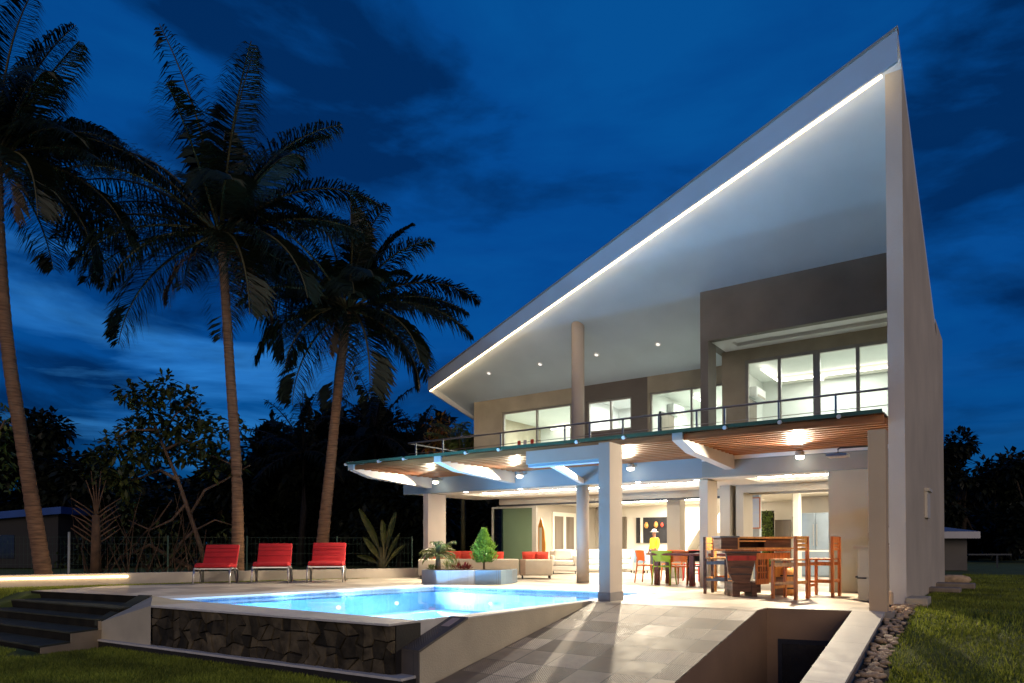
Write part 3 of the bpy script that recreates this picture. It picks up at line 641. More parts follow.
# upper floor slab, facade beam, round columns
b = MB(); b.box(-14.9, XR0 + .01, 15.62, 20.59, 2.78, Z1 - .004); b.box(-14.9, -2.21, 20.59, 26.0, 2.78, Z1 - .004); hp('floor_slab', b, WHITE)
b = MB(); b.box(-14.9, XR0 + .01, 15.4, 15.6, 2.48, Z1); hp('beam', b, mat('beam_paint', (.19, .245, .285), .6, .05, 1.2, .05, 60))
b = MB(); b.tube([(-8.95, 15.78, 0), (-8.95, 15.78, 2.5)], .16, 28); hp('column', b, COLM, smooth=True)
q = atY(578, 400, 16.6); b = MB(); b.tube([(q.x, 16.6, Z1), (q.x, 16.6, S(16.6) + .08)], .175, 28); hp('column', b, COLM, smooth=True)
# square columns of the veranda
b = MB(); b.box(-14.12, -13.93, 15.43, 16.22, 0, 2.478); hp('column', b, COLM)
b = MB(); b.box(vx(699, 15.9), vx(707.3, 15.9), 15.9, atX(717.5, 560, vx(707.3, 15.9)).y, 0, 2.478); hp('column', b, mat('column_beige', (.54, .47, .38), .8, .06, 1.2, .15, 70))
# front columns and long cantilevered beam over the pool
b = MB(); cx0, cy1 = vx(598.7, 10.75, 520), atX(622.3, 520, -5.57).y; b.box(cx0, -5.57, 10.75, cy1, 0, 2.72); cfr = hp('front_column', b, COLM, bevel=.004)
b = MB(); b.box(cx0 - .012, -5.558, 10.738, cy1 + .012, 0, .15); hp('base_tile', b, mat('base_band', (.20, .19, .19), .5, .1, 5), cfr)
b = MB(); b.box(-7.3, cx0 - .003, 10.76, 11.0, 2.45, 2.69); hp('front_beam', b, COLM, bevel=.003)
b = MB(); b.prism([(-7.28, 10.80, 2.40), (cx0 - .01, 10.80, 2.40), (cx0 - .01, 11.0, 2.40), (-7.28, 11.0, 2.40)], [(-7.28, 10.80, 2.448), (cx0 - .01, 10.80, 2.448), (cx0 - .01, 11.0, 2.448), (-7.28, 11.0, 2.448)])
hp('front_beam_trim', b, mat('sky_blue_trim', (.30, .43, .54), .5, .05, 3))
b = MB(); b.box(-1.69, -1.46, 11.35, 11.60, -.3, 2.63); hp('front_column', b, mat('column_beige2', (.60, .43, .26), .8, .07, 1.2, .15, 70), bevel=.004)
# brackets and slats of the pergola, glass canopy
PY = 12.5
def bracket(x, w=.2, drop=.30):
    b = MB(); pr = [(PY - .12, 3.11), (PY - .12, 2.90), (PY + .55, 2.74), (15.395, 2.62), (15.395, 3.0), (15.2, 3.02), (PY + .1, 3.02)]
    b.prism([(x - w / 2, y, z) for y, z in pr], [(x + w / 2, y, z) for y, z in pr]); hp('bracket', b, mat('bracket_paint', (.44, .44, .43), .6, .05, 1.5, .08, 60))
brx = [-13.85, -10.9, -5.02]
for x in brx: bracket(x)
b = MB(); b.bar((-7.0, 11.05, 2.52), (-8.75, 15.38, 2.56), .10, .12); hp('bracket', b, WHITE)
def slats(x0, x1):
    b = MB(); y = PY
    b.box(x0, x1, PY - .06, PY - .02, 2.90, 3.02)
    while y < 15.3:
        y += .25; b.box(x0, x1, y, y + .085, 2.915, 3.02)
    hp('slat_panel', b, WOOD)
for a, c in zip(brx[:-1], brx[1:]): slats(a + .101, c - .101)
slats(brx[-1] + .101, XR0 - .01)
b = MB(); b.box(-13.9, XR0 - .01, PY - .22, 15.39, 3.035, 3.055); can = hp('glass_canopy', b, GREEN)
b = MB(); b.box(-13.9, XR0 - .01, PY - .235, PY - .222, 3.02, 3.085); hp('glass_edge', b, mat('green_glass_edge', (.05, .10, .065), .15, .1, 3), can)
b = MB(); b.box(-13.75, XR0 - .012, PY + .0, 15.38, 3.060, 3.068); hp('canopy_lining', b, mat('canopy_board', (.22, .08, .03), .6, .2, 3), can)
for p in [(346, 461), (379, 457), (404, 457), (466, 452), (499, 449), (577, 442), (624, 437), (725, 429), (780, 423), (839, 417)]:
    q = atY(p[0], p[1], PY - .22); b = MB(); b.tube([(q.x, PY - .26, 3.02), (q.x, PY - .1, 3.075)], .035, 10); hp('clamp', b, mat('clamp_metal', (.6, .62, .66), .3, .05, 5, metal=.4), can)
# balcony railing
RYY = 15.46
b = MB(); b.tube([(-14.75, RYY, 4.02), (XR0, RYY, 4.02)], .026, 10); rl = hp('railing', b, STEEL)
for z in (3.42, 3.70):
    b = MB(); b.tube([(-14.75, RYY, z), (XR0, RYY, z)], .009, 6); hp('cable', b, STEEL, rl)
x = -14.7
for px in [416, 443, 501, 565, 590, 623, 659, 697, 725, 779, 836]:
    q = atY(px, 440, RYY); b = MB(); b.box(q.x - .02, q.x + .02, RYY - .02, RYY + .02, Z1, 4.02); hp('post', b, STEEL, rl)
b = MB(); b.tube([(-14.75, RYY, 4.02), (-14.75, 18.9, 4.02)], .026, 10); b.tube([(-14.75, 18.0, Z1), (-14.75, 18.0, 4.02)], .02, 8); hp('side_rail', b, STEEL, rl)

# ground floor: veranda ceiling with coves, interior shell
CZ = 2.5
def ceiling(name, x0, x1, y0, y1, hole, z=CZ, top=2.70):
    hx0, hx1, hy0, hy1 = hole
    b = MB(); b.box(x0, x1, y0, hy0, z, z + .1); b.box(x0, x1, hy1, y1, z, z + .1); b.box(x0, hx0, hy0, hy1, z, z + .1); b.box(hx1, x1, hy0, hy1, z, z + .1)
    b.box(hx0 - .3, hx1 + .3, hy0 - .3, hy1 + .3, top, top + .05)
    o = hp(name, b, INTER)
    b = MB(); e = .12
    b.box(hx0 - e, hx1 + e, hy0 - e, hy0 - e + .05, z + .101, z + .135); b.box(hx0 - e, hx1 + e, hy1 + e - .05, hy1 + e, z + .101, z + .135)
    b.box(hx0 - e, hx0 - e + .05, hy0 - e + .05, hy1 + e - .05, z + .101, z + .135); b.box(hx1 + e - .05, hx1 + e, hy0 - e + .05, hy1 + e - .05, z + .101, z + .135)
    hp('cove_light', b, glow('cove_strip', (1, .93, .80), 60), o); return o
c1 = ceiling('veranda_ceiling', -14.9, -5.3, 15.6, WY, (-13.6, -6.3, 16.5, 18.0))
c2 = ceiling('veranda_ceiling', -5.3, XR0, 15.6, WY, (-5.0, -2.4, 16.3, 17.6))
c3 = ceiling('living_ceiling', -13.9, -5.5, WY + .2, 26, (-12.4, -6.8, 20.2, 24.6))
c4 = ceiling('kitchen_ceiling', -5.5, -2.25, WY + .2, 26, (-5.2, -2.7, 19.9, 22.2))
for p in [(466, 491.5), (520.5, 488.5), (517, 500), (638, 481.5), (697, 479.5), (788, 474.5)]:
    q = atZ(p[0], p[1], CZ - .004); b = MB(); b.tube([(q.x, q.y, CZ - .018), (q.x, q.y, CZ - .001)], .085, 18); o = hp('downlight', b, mat('lamp_ring', (.8, .8, .8), .4, .05, 4), c1)
    b = MB(); b.tube([(q.x, q.y, CZ - .03), (q.x, q.y, CZ - .0185)], .06, 16); hp('lens', b, DISC, o)
WC = (1.0, .87, .68)
for x, y, w in [(-12.5, 17.2, 75), (-10.2, 17.2, 75), (-7.8, 17.2, 75), (-3.8, 16.9, 70)]: light('AREA', 'cove_lamp', (x, y, 2.45), w, WC, 1.2, (0, 0, 0))
for x, y, w in [(-11.5, 21.5, 175), (-8.2, 21.5, 175), (-9.8, 24.3, 175), (-3.8, 21.0, 120)]: light('AREA', 'living_lamp', (x, y, 2.45), w * 1.5, (1, .91, .75), 1.6, (0, 0, 0))
# facade line at y = WY: header, end wall, pillars
b = MB(); b.box(-13.9, -5.55, WY + .0, WY + .18, 2.30, CZ); b.box(-5.55, XR0, WY, WY + .18, 2.30, CZ); hp('header', b, INGREY)
b = MB(); b.box(-13.85, -5.6, WY - .02, WY + .06, 2.24, 2.298); hp('door_head', b, DARKMET)
gx = [vx(491, WY, 530), vx(533, WY, 530)]
window(gx[0], gx[1], .02, 2.238, WY + .05, [], SMOKE, .06, 'sliding_door')
b = MB(); b.box(vx(533.5, WY, 530), vx(536.5, WY, 530), WY - .02, WY + .1, 0, 2.238); hp('door_post', b, ALU)
b = MB(); b.box(-13.95, -13.88, WY + .2, 26, 0, CZ); hp('end_wall', b, INGREY)
BWY = 25.6
b = MB(); b.box(-13.95, -2.25, BWY, BWY + .2, 0, CZ + .3); hp('back_wall', b, INTER)
b = MB(); b.box(XR0 - .1, XR0 + .01, 15.7, 20.59, 0, 2.78); hp('inner_wall', b, INGREY)
# glazed openings and features on the back wall
bxp = lambda px: atY(px, 540, BWY).x
def bw(px0, px1, z0, z1, m, name, y=BWY, th=.05):
    b = MB(); b.box(bxp(px0), bxp(px1), y - th, y - .002, z0, z1); return hp(name, b, m)
def ew(px0, px1, z0, z1, m, name, x=-13.88, th=.05, parent=None):      # something flat on the left end wall
    b = MB(); b.box(x, x + th, atX(px0, 540, x + th).y, atX(px1, 540, x + th).y, z0, z1); return hp(name, b, m, parent)
f = ew(553, 576, .02, 2.2, INTER, 'end_door', th=.06); ew(555, 563.5, .08, 2.05, DKBROWN, 'pane', -13.82, .015, f); ew(566.5, 574, .08, 2.05, DKBROWN, 'pane', -13.82, .015, f)
bw(596, 618, 0, 2.45, INGREY, 'wall_panel', th=.12); bw(622, 627, .0, 2.1, DKBROWN, 'side_window', th=.1)
f = bw(637, 668, 1.05, 2.05, DARKMET, 'back_window', th=.08); bw(641.5, 644, 1.05, 2.05, INTER, 'mullion', BWY - .085, .02).parent = f
f = bw(637, 668, .0, .66, DKBROWN, 'low_window', th=.08); bw(641.5, 644, .0, .66, PINE, 'mullion', BWY - .085, .02).parent = f
for x_, z_, s_, mm in [(649, 1.62, .16, PINE), (658.5, 1.64, .16, PINE), (664.5, 1.66, .11, REDP)]:
    b = MB(); xx = bxp(x_); b.lathe([(s_ * .25, 0), (s_ * .5, s_ * .5), (s_ * .45, s_), (s_ * .2, s_ * 1.5)], 12, (xx, BWY - .24, z_)); hp('wall_ornament', b, mm, smooth=True)
# interior column, stair
b = MB(); q0, q1 = vx(667, 19.6, 540), vx(680, 19.6, 540); b.box(q0, q1, 19.6, 20.0, 0, CZ); hp('inner_column', b, INGREY)
b = MB(); p0, p1 = atY(680, 552, 23.0), atY(699, 521, 23.0)
sx0, sx1 = p0.x, p1.x + 1.2; dzs = (p1.z - p0.z) / (p1.x - p0.x)
b.prism([(sx0, 23.0, .45), (sx1, 23.0, .45 + dzs * (sx1 - sx0)), (sx1, 23.9, .45 + dzs * (sx1 - sx0)), (sx0, 23.9, .45)], [(sx0, 23.0, .75), (sx1, 23.0, .75 + dzs * (sx1 - sx0)), (sx1, 23.9, .75 + dzs * (sx1 - sx0)), (sx0, 23.9, .75)])
hp('stair_flight', b, INTER)
b = MB()
for k in range(6): b.box(sx0 - .35, sx0 + .85 - k * .04, 22.55 + k * .08, 22.95 + k * .08, .04 + k * .14, .09 + k * .14)
hp('stair_treads', b, INTER)
b = MB(); b.box(sx0 + .1, sx1, 24.0, 24.1, 0, 1.4); hp('stair_wall', b, INGREY)
# right-hand part: pillars, passage to kitchen, outer wall with the wide opening
b = MB(); b.box(vx(720, 18.0, 540), vx(730, 18.0, 540), 18.0, WY, 0, CZ); hp('pillar', b, INGREY)
f = None
b = MB(); b.box(vx(730.3, WY, 540), vx(735, WY, 540), WY - .01, WY + .05, 0, 2.24); f = hp('side_door', b, DKGLASS)
b = MB(); b.box(vx(728.9, WY, 540), vx(730.2, WY, 540), WY - .03, WY + .06, 0, 2.26); hp('frame', b, INTER, f)
b = MB(); b.box(vx(736, 18.1, 540), vx(743.5, 18.1, 540), 18.1, WY, 0, 2.30); hp('pillar', b, INGREY)
b = MB(); b.box(vx(736, 18.1, 540), XR0, 18.1, 18.3, 2.30, CZ); hp('passage_header', b, INGREY)
b = MB(); b.box(vx(742, 20.2, 540), vx(759.5, 20.2, 540), 20.2, 20.4, 0, CZ); hp('kitchen_wall', b, INBLUE)
b = MB(); b.box(vx(793, 21.5, 540), vx(799, 21.5, 540), 21.5, 21.8, 0, CZ); hp('kitchen_column', b, INTER)
b = MB(); b.box(vx(799, 23.5, 540), -2.25, 23.5, 23.6, 0, CZ); hp('kitchen_back', b, INGREY)
f = bw(772, 793, 0, 1.95, INTER, 'kitchen_door', th=.1); bw(776, 792, 0, 1.85, DKBROWN, 'door_leaf', BWY - .1, .03).parent = f
b = MB(); b.box(-3.04, XR0 - .002, 15.5, 15.7, 0, 2.479); hp('outer_wall', b, mat('olive_grey_render', (.35, .36, .31), .85, .08, 1.2, .12, 80))
b = MB(); b.box(-5.655, XR0 - .01, 15.36, 15.398, 2.84, 2.92); hp('beam_trim', b, WHITE)
b = MB(); b.box(-5.65, XR0 - .01, 15.37, 15.398, 2.478, 2.83); hp('beam_panel', b, mat('blue_grey_panel', (.20, .22, .22), .6, .08, 1.5))
# flat roof and outer walls behind
b = MB(); b.box(-14.9, -2.06, WY + .2, 26.2, 5.62, 5.95); hp('flat_roof', b, PLASTER_DK)
b = MB(); b.box(-14.85, -14.65, WY + .2, 26.1, 2.6, 5.62); b.box(-14.85, -2.05, 26.05, 26.2, -.2, 5.62); b.box(-2.2, -2.05, 20.8, 26.04, -.2, 5.9); b.box(-2.2, XR1 - .02, 20.6, 20.795, -.2, 5.9); hp('rear_wall', b, PLASTER)
# slot lamp and vent on the side wall
b = MB(); y0, y1 = atX(924.5, 500, XR1).y, atX(927.5, 500, XR1).y; z0, z1 = atX(926, 518, XR1).z, atX(926, 492, XR1).z
b.box(XR1 + .002, XR1 + .05, y0, y1, z0, z1); b.box(XR1 + .002, XR1 + .09, y0 - .02, y1 + .02, z1, z1 + .06); o = b.build('wall_sconce', mat('sconce_paint', (.62, .56, .45), .6, .05, 4)); tag(o, 'slim vertical lamp case on the right side wall of the house', 'wall lamp')

# ------------------------------------------------------------ flood lamps under the pergola
fl_lab = ['flood lamp nearest the left column over the sofas', 'flood lamp above the conifer planter left of the front beam', 'flood lamp just right of the tall front column', 'flood lamp above the boat bar']
FLW = [850, 850, 1350, 1400]
for (p, lab, w) in zip([(436, 476), (520, 468), (631, 463), (800, 450)], fl_lab, FLW):
    q = atY(p[0], p[1], 15.12); q.z = 2.76
    o = thing('flood_lamp', lab, 'flood lamp', (q.x, 15.1, q.z), 0, 'flood lamps along the facade beam')
    b = MB(); b.lathe([(.03, .0), (.085, .02), (.09, .10), (.05, .13)], 16, (0, 0, 0)); b.bar((0, .0, .08), (0, .28, .08), .03); b.build('housing', ALU, o)
    b = MB(); b.lathe([(.05, -.045), (.082, -.02), (.082, .012)], 16); b.build('lens', LAMP, o, smooth=True)
    lo_ = light('SPOT', 'flood_light', (q.x, 14.96, q.z - .08), w, (1.0, .84, .60), .05, spot=R(126), blend=.25); aim(lo_, (q.x, 14.96 - 3.0, q.z - 2.6))

# ------------------------------------------------------------ foliage helpers
def leaf(b, p, d, L, w, up=None, bend=0.0):
    d = d.normalized(); sd_ = d.cross(Vector((random.uniform(-.4, .4), random.uniform(-.4, .4), 1))).normalized() * (w / 2)
    m = p + d * L * .55 + Vector((0, 0, -bend * L * .3)); t = p + d * L + Vector((0, 0, -bend * L))
    i = len(b.v); b.v += [tuple(p), tuple(m + sd_), tuple(t), tuple(m - sd_)]; b.f.append((i, i + 1, i + 2, i + 3))
def frond(b, rb, base, az, el, L, droop, lw=.045, ll=.8, n=44, twist=0.0, hang=.75):
    p = Vector(base); seg = 14; pts = [p.copy()]; dirs = []
    for k in range(seg):
        s_ = (k + .5) / seg; e_ = el - droop * s_ ** 1.4
        a_ = az + twist * s_
        d = Vector((math.cos(a_) * math.cos(e_), math.sin(a_) * math.cos(e_), math.sin(e_))); dirs.append(d); p = p + d * (L / seg); pts.append(p.copy())
    rb.tube(pts, [.045 * (1 - .9 * k / seg) + .006 for k in range(seg + 1)], 5, False)
    for k in range(n):
        s_ = .14 + .85 * (k + random.uniform(-.3, .3)) / n; s_ = min(.995, max(.1, s_)); i = min(seg - 1, int(s_ * seg)); q = pts[i].lerp(pts[i + 1], s_ * seg - i); d = dirs[i]
        side = d.cross(Vector((0, 0, 1)));
        if side.length < .05: side = Vector((math.sin(az), -math.cos(az), 0))
        side.normalize(); upv = side.cross(d)
        l_ = ll * (math.sin(math.pi * min(1, (s_ * .86 + .14)))) ** .6 * random.uniform(.8, 1.1) + .12
        for sg in (-1, 1):
            if random.random() < .05: continue
            o = (side * sg * random.uniform(.7, 1.0) + d * random.uniform(.2, .6) + upv * random.uniform(-.05, .3)).normalized()
            h = hang * random.uniform(.6, 1.3)
            m_ = q + o * l_ * .48 - Vector((0, 0, h * l_ * .16)); t_ = q + o * l_ * .74 - Vector((0, 0, h * l_ * .74))
            w_ = (o.cross(Vector((0, 0, 1)))); w_ = w_.normalized() * lw / 2 if w_.length > .01 else upv * lw / 2
            w_ = w_ * .6 + upv * lw * .25
            j = len(b.v); b.v += [tuple(q - w_ * .6), tuple(q + w_ * .6), tuple(m_ + w_), tuple(t_), tuple(m_ - w_)]; b.f.append((j, j + 1, j + 2, j + 3, j + 4))
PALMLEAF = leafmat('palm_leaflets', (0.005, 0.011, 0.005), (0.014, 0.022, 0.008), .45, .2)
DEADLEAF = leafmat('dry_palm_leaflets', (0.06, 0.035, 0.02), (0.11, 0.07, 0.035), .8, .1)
RACHIS = mat('palm_midrib', (0.07, 0.06, 0.02), .6, .3, 3)
COCO = mat('coconut_husk', (0.09, 0.09, 0.03), .6, .3, 6)
def palm(label, path, radii, fronds, dead, seed, ll=.85):
    random.seed(seed); base = Vector(path[0]); t = thing('coconut_palm', label, 'palm tree', base, 0, 'tall coconut palms')
    P = [Vector(p) for p in path]; fine = []; fr = []
    m_ = 110
    for k in range(m_ + 1):
        u = k / m_ * (len(P) - 1); i = min(len(P) - 2, int(u)); w = u - i
        p0, p1, p2, p3 = P[max(i - 1, 0)], P[i], P[i + 1], P[min(i + 2, len(P) - 1)]
        q = .5 * ((2 * p1) + (p2 - p0) * w + (2 * p0 - 5 * p1 + 4 * p2 - p3) * w * w + (3 * p1 - p0 - 3 * p2 + p3) * w ** 3)
        fine.append(q); rr = radii[i] * (1 - w) + radii[i + 1] * w; fr.append(rr * (1.0 + (.045 if k % 2 else -.03) + random.uniform(-.02, .02)))
    b = MB(); b.tube(fine, fr, 14); b.build('trunk', TRUNK, t, base, smooth=True)
    top = P[-1]; b = MB(); rb = MB()
    for az, el, L, dr in fronds:
        frond(b, rb, top + Vector((math.cos(az) * .1, math.sin(az) * .1, .1)), az, el, L, dr, .046, ll * 1.4, 125, random.uniform(-.35, .35), .55)
    b.build('crown', PALMLEAF, t, base, recalc=False); rb.build('midribs', RACHIS, t, base, smooth=True)
    b = MB(); rb2 = MB()
    for k in range(dead):
        az = random.uniform(0, 6.28); frond(b, rb2, top + Vector((math.cos(az) * .2, math.sin(az) * .2, -.15)), az, R(-30), random.uniform(1.8, 3.0), R(62), .05, .55, 30, 0, 1.0)
    b.f and b.build('dry_fronds', DEADLEAF, t, base, recalc=False)
    b = MB()
    for k in range(9):
        az = random.uniform(0, 6.28); c = top + Vector((math.cos(az) * .28, math.sin(az) * .28, random.uniform(-.35, .0))); b.lathe([(.02, -.14), (.10, -.07), (.12, .02), (.08, .11), (.02, .15)], 10, c)
    b.build('coconuts', COCO, t, base, smooth=True)
    return t
def az_img(deg):      # azimuth whose picture direction is deg from camera-right (0) through away (90)
    return YAW + R(deg)
def rnd_fronds(n, L, seed, extra=()):
    random.seed(seed); r = []
    for k in range(n):
        az = k * 2.39996 + random.uniform(-.25, .25); u = k / n
        el = R(86 - 118 * u + random.uniform(-8, 8)); r.append((az, el, L * random.uniform(.85, 1.08), R(38 + 30 * u + random.uniform(-8, 14))))
    return r + list(extra)
g0 = lambda px, py, d: atD(px, py, d)
d1 = 19.0
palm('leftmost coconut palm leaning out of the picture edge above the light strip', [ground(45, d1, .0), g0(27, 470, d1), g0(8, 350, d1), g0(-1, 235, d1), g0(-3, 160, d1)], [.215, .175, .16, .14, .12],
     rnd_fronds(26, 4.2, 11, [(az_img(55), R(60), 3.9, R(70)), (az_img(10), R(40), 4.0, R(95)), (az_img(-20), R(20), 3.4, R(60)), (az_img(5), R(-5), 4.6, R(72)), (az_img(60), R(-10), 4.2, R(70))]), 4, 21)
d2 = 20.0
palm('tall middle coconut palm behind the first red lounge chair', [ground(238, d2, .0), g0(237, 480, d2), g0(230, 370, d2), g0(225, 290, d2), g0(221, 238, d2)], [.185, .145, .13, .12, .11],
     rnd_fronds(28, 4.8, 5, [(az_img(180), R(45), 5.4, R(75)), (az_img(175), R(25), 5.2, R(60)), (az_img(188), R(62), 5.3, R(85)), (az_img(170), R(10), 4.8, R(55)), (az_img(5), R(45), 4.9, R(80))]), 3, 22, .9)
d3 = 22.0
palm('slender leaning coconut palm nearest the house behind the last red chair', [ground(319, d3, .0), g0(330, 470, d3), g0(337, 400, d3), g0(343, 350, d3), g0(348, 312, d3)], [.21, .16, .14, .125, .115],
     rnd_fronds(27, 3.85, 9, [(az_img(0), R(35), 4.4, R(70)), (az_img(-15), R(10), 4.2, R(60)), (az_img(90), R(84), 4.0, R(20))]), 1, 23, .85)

# ------------------------------------------------------------ broadleaf trees
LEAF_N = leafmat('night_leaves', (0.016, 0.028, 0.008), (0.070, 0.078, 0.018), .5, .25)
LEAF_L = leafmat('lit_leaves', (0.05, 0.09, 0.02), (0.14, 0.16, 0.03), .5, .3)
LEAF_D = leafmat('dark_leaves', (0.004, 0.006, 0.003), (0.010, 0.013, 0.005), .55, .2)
def branch_tree(name, label, base, limbs, clumps, leafm, leaf_l, leaf_w, nleaf, seed, trunk_r=.1, group=None, cat='tree', bark=BARK, bend=.2):
    random.seed(seed); base = Vector(base); t = thing(name, label, cat, base, 0, group)
    b = MB()
    for path, r0, r1 in limbs:
        m_ = len(path); b.tube([Vector(p) for p in path], [r0 + (r1 - r0) * k / (m_ - 1) for k in range(m_)], 8)
    b.build('trunk', bark, t, base, smooth=True)
    b = MB()
    for c, r in clumps:
        c = Vector(c)
        for k in range(max(6, int(nleaf * r * r))):
            v = Vector((random.gauss(0, 1), random.gauss(0, 1), random.gauss(0, .75))).normalized() * r * (random.random() ** .45)
            d = (v.normalized() + Vector((random.gauss(0, .6), random.gauss(0, .6), random.gauss(0, .5) - .2)))
            leaf(b, c + v, d, leaf_l * random.uniform(.6, 1.2), leaf_w * random.uniform(.7, 1.2), bend=bend)
    b.build('crown', leafm, t, base, recalc=False); return t
DKB0 = mat('shaded_bark', (.03, .02, .013), .9, .3, 6)
def auto_tree(name, label, px, top, wpx, d, leafm, seed, group, nleaf=520, ll=.46, lw=.24, k=16, low=560):
    random.seed(seed); base = ground(px, d, -.05); zt = atD(px, top, d).z; zb = max(.3, atD(px, low, d).z); rw = wpx * d / F / 2
    limbs = [([base, base + Vector((.1, .1, zt * .35)), base + Vector((.0, .2, zt * .7))], .22, .08)]; cl_ = []
    for j in range(k):
        a = random.uniform(0, 6.28); rr = rw * math.sqrt(random.random()) * .85; z = zb + (zt - zb) * random.uniform(.05, .93) 
        z = min(z, zb + (zt - zb) * (1.0 - .45 * (rr / rw) ** 2)); c = base + Vector((math.cos(a) * rr, math.sin(a) * rr, z)); r = rw * random.uniform(.22, .42)
        c.z = min(c.z, zt - r * .7); cl_.append((c, r))
        if j % 2 == 0: limbs.append(([base + Vector((.05, .15, zt * random.uniform(.25, .6))), base.lerp(c, .6) + Vector((0, 0, c.z * .25)), c], .08, .02))
    cl_.append((base + Vector((0, 0, zt - rw * .3)), rw * .34))
    return branch_tree(name, label, base, limbs, cl_, leafm, ll, lw, nleaf, seed, group=group, bark=DKB0)
# detailed small tree with a leaning bare trunk left of the chairs
D_ = 21.5; G = lambda px, py, d=D_: atD(px, py, d)
limbs = [([ground(208, D_), G(200, 545), G(190, 515), G(178, 480), G(165, 450), G(155, 425)], .085, .035),
         ([G(190, 515), G(205, 490), G(225, 480), G(250, 465)], .05, .018), ([G(178, 480), G(160, 470), G(140, 478), G(115, 485)], .06, .02),
         ([G(165, 450), G(185, 440), G(210, 455), G(245, 470)], .05, .015), ([G(155, 425), G(150, 400), G(160, 385)], .04, .012), ([G(160, 440), G(175, 415), G(195, 400)], .04, .012),
         ([G(155, 430), G(130, 430), G(112, 440)], .04, .012), ([G(185, 505), G(172, 520), G(150, 530), G(128, 520)], .05, .015), ([G(195, 530), G(178, 545), G(168, 565)], .05, .02), ([G(196, 530), G(215, 520), G(232, 525)], .035, .012)]
cl_ = [(G(px, py, D_ + random.uniform(-.7, .7)), r) for px, py, r in [(150, 395, .42), (130, 393, .35), (165, 385, .33), (180, 400, .36), (152, 415, .5), (195, 418, .5), (175, 425, .5), (135, 430, .5), (115, 445, .45), (205, 440, .45), (160, 445, .55), (185, 450, .5), (140, 455, .5), (110, 470, .45), (125, 480, .4), (100, 455, .35), (220, 430, .25), (235, 426, .28), (225, 460, .28), (240, 470, .2), (190, 395, .22), (128, 500, .3), (210, 470, .25)]]
branch_tree('frangipani_tree', 'small crooked tree with a bare leaning trunk just left of the first red chair', ground(208, D_), limbs, cl_, LEAF_N, .30, .14, 640, 31, bark=mat('crooked_bark', (.10, .06, .038), .9, .4, 6, .6, 20))
# twiggy bare shrub and dried fan palm behind the light strip
D_ = 21.0; random.seed(5); limbs = []
for k in range(40):
    x0 = random.uniform(85, 200); a = G(x0, 572, D_ + random.uniform(-.6, .6)); x1 = x0 + random.uniform(-35, 35); y1 = random.uniform(490, 545)
    limbs.append(([a, G((x0 + x1) / 2 + random.uniform(-8, 8), (572 + y1) / 2, D_), G(x1, y1, D_ + random.uniform(-.6, .6))], random.uniform(.010, .026), .005))
limbs.append(([G(200, 572), G(175, 560), G(150, 545), G(118, 560)], .09, .04)); limbs.append(([G(150, 570), G(138, 540), G(158, 520), G(172, 500)], .05, .02))
branch_tree('bare_shrub', 'tangled brown leafless shrub behind the fence near the light strip', ground(130, D_), limbs, [(G(px, py, D_ + .5), r) for px, py, r in [(100, 525, .4), (165, 530, .5), (150, 552, .45), (120, 545, .5), (135, 515, .45), (185, 545, .5), (215, 555, .45), (80, 550, .45), (225, 530, .4), (60, 560, .3)]], LEAF_N, .22, .08, 260, 33, cat='shrub', bark=mat('twig_bark', (.06, .033, .018), .9, .4, 6))
random.seed(8); c0_ = ground(96, 20.3); limbs = [([c0_, G(96, 540, 20.3), G(96, 515, 20.3)], .16, .1)]
for sg in (-1, 1):
    for k in range(7):
        limbs.append(([G(96, 545 - k * 5, 20.3), G(96 + sg * 11, 538 - k * 5.2 - (k % 2), 20.3 + sg * .1), G(96 + sg * (25 - (k % 3) * 2), 528 - k * 5.0 + (k % 2) * 2, 20.3 + sg * .3)], .024, .014))
for k in range(5): limbs.append(([G(96, 518, 20.3), G(93 + k * 1.8, 500, 20.3), G(86 + k * 5, 480 - (k % 2) * 9, 20.3)], .03, .012))
branch_tree('dry_fan_palm', 'leafless dry fan palm stump with stiff brown stalks behind the fence', c0_, limbs, [(G(92, 470, 20.3), .35), (G(103, 480, 20.3), .3)], LEAF_N, .2, .1, 200, 3, cat='palm tree', bark=mat('dry_stalk', (.10, .055, .03), .9, .4, 6))
# leafy branch at the left edge
branch_tree('edge_tree', 'green leafy branches at the far left edge beside the leftmost palm', ground(-14, 20.5), [([ground(-14, 20.5), G(-14, 500, 20.5), G(-8, 430, 20.5)], .12, .05), ([G(-10, 450, 20.5), G(5, 420, 20.5), G(22, 432, 20.5)], .04, .012)],
            [(G(px, py, 20.5), r) for px, py, r in [(-6, 410, .4), (6, 418, .35), (10, 440, .32), (2, 455, .35), (-5, 475, .4), (10, 485, .25), (20, 433, .16)]], LEAF_L, .26, .1, 260, 41)
TG = 'dark trees beyond the garden fence'
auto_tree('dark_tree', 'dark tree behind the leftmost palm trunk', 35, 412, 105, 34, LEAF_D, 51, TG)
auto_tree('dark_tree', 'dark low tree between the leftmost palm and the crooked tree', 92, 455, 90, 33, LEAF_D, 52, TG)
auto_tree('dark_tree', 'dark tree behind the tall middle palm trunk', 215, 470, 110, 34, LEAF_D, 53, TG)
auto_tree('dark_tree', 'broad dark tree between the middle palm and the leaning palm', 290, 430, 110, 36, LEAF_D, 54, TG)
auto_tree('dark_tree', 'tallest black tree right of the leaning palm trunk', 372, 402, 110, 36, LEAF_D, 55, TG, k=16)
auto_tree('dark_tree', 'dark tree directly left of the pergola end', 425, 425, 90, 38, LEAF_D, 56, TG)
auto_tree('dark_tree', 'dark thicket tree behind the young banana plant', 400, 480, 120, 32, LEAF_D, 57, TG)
auto_tree('dark_tree', 'dark tree seen between left column and green sliding door', 470, 470, 110, 40, LEAF_D, 58, TG)
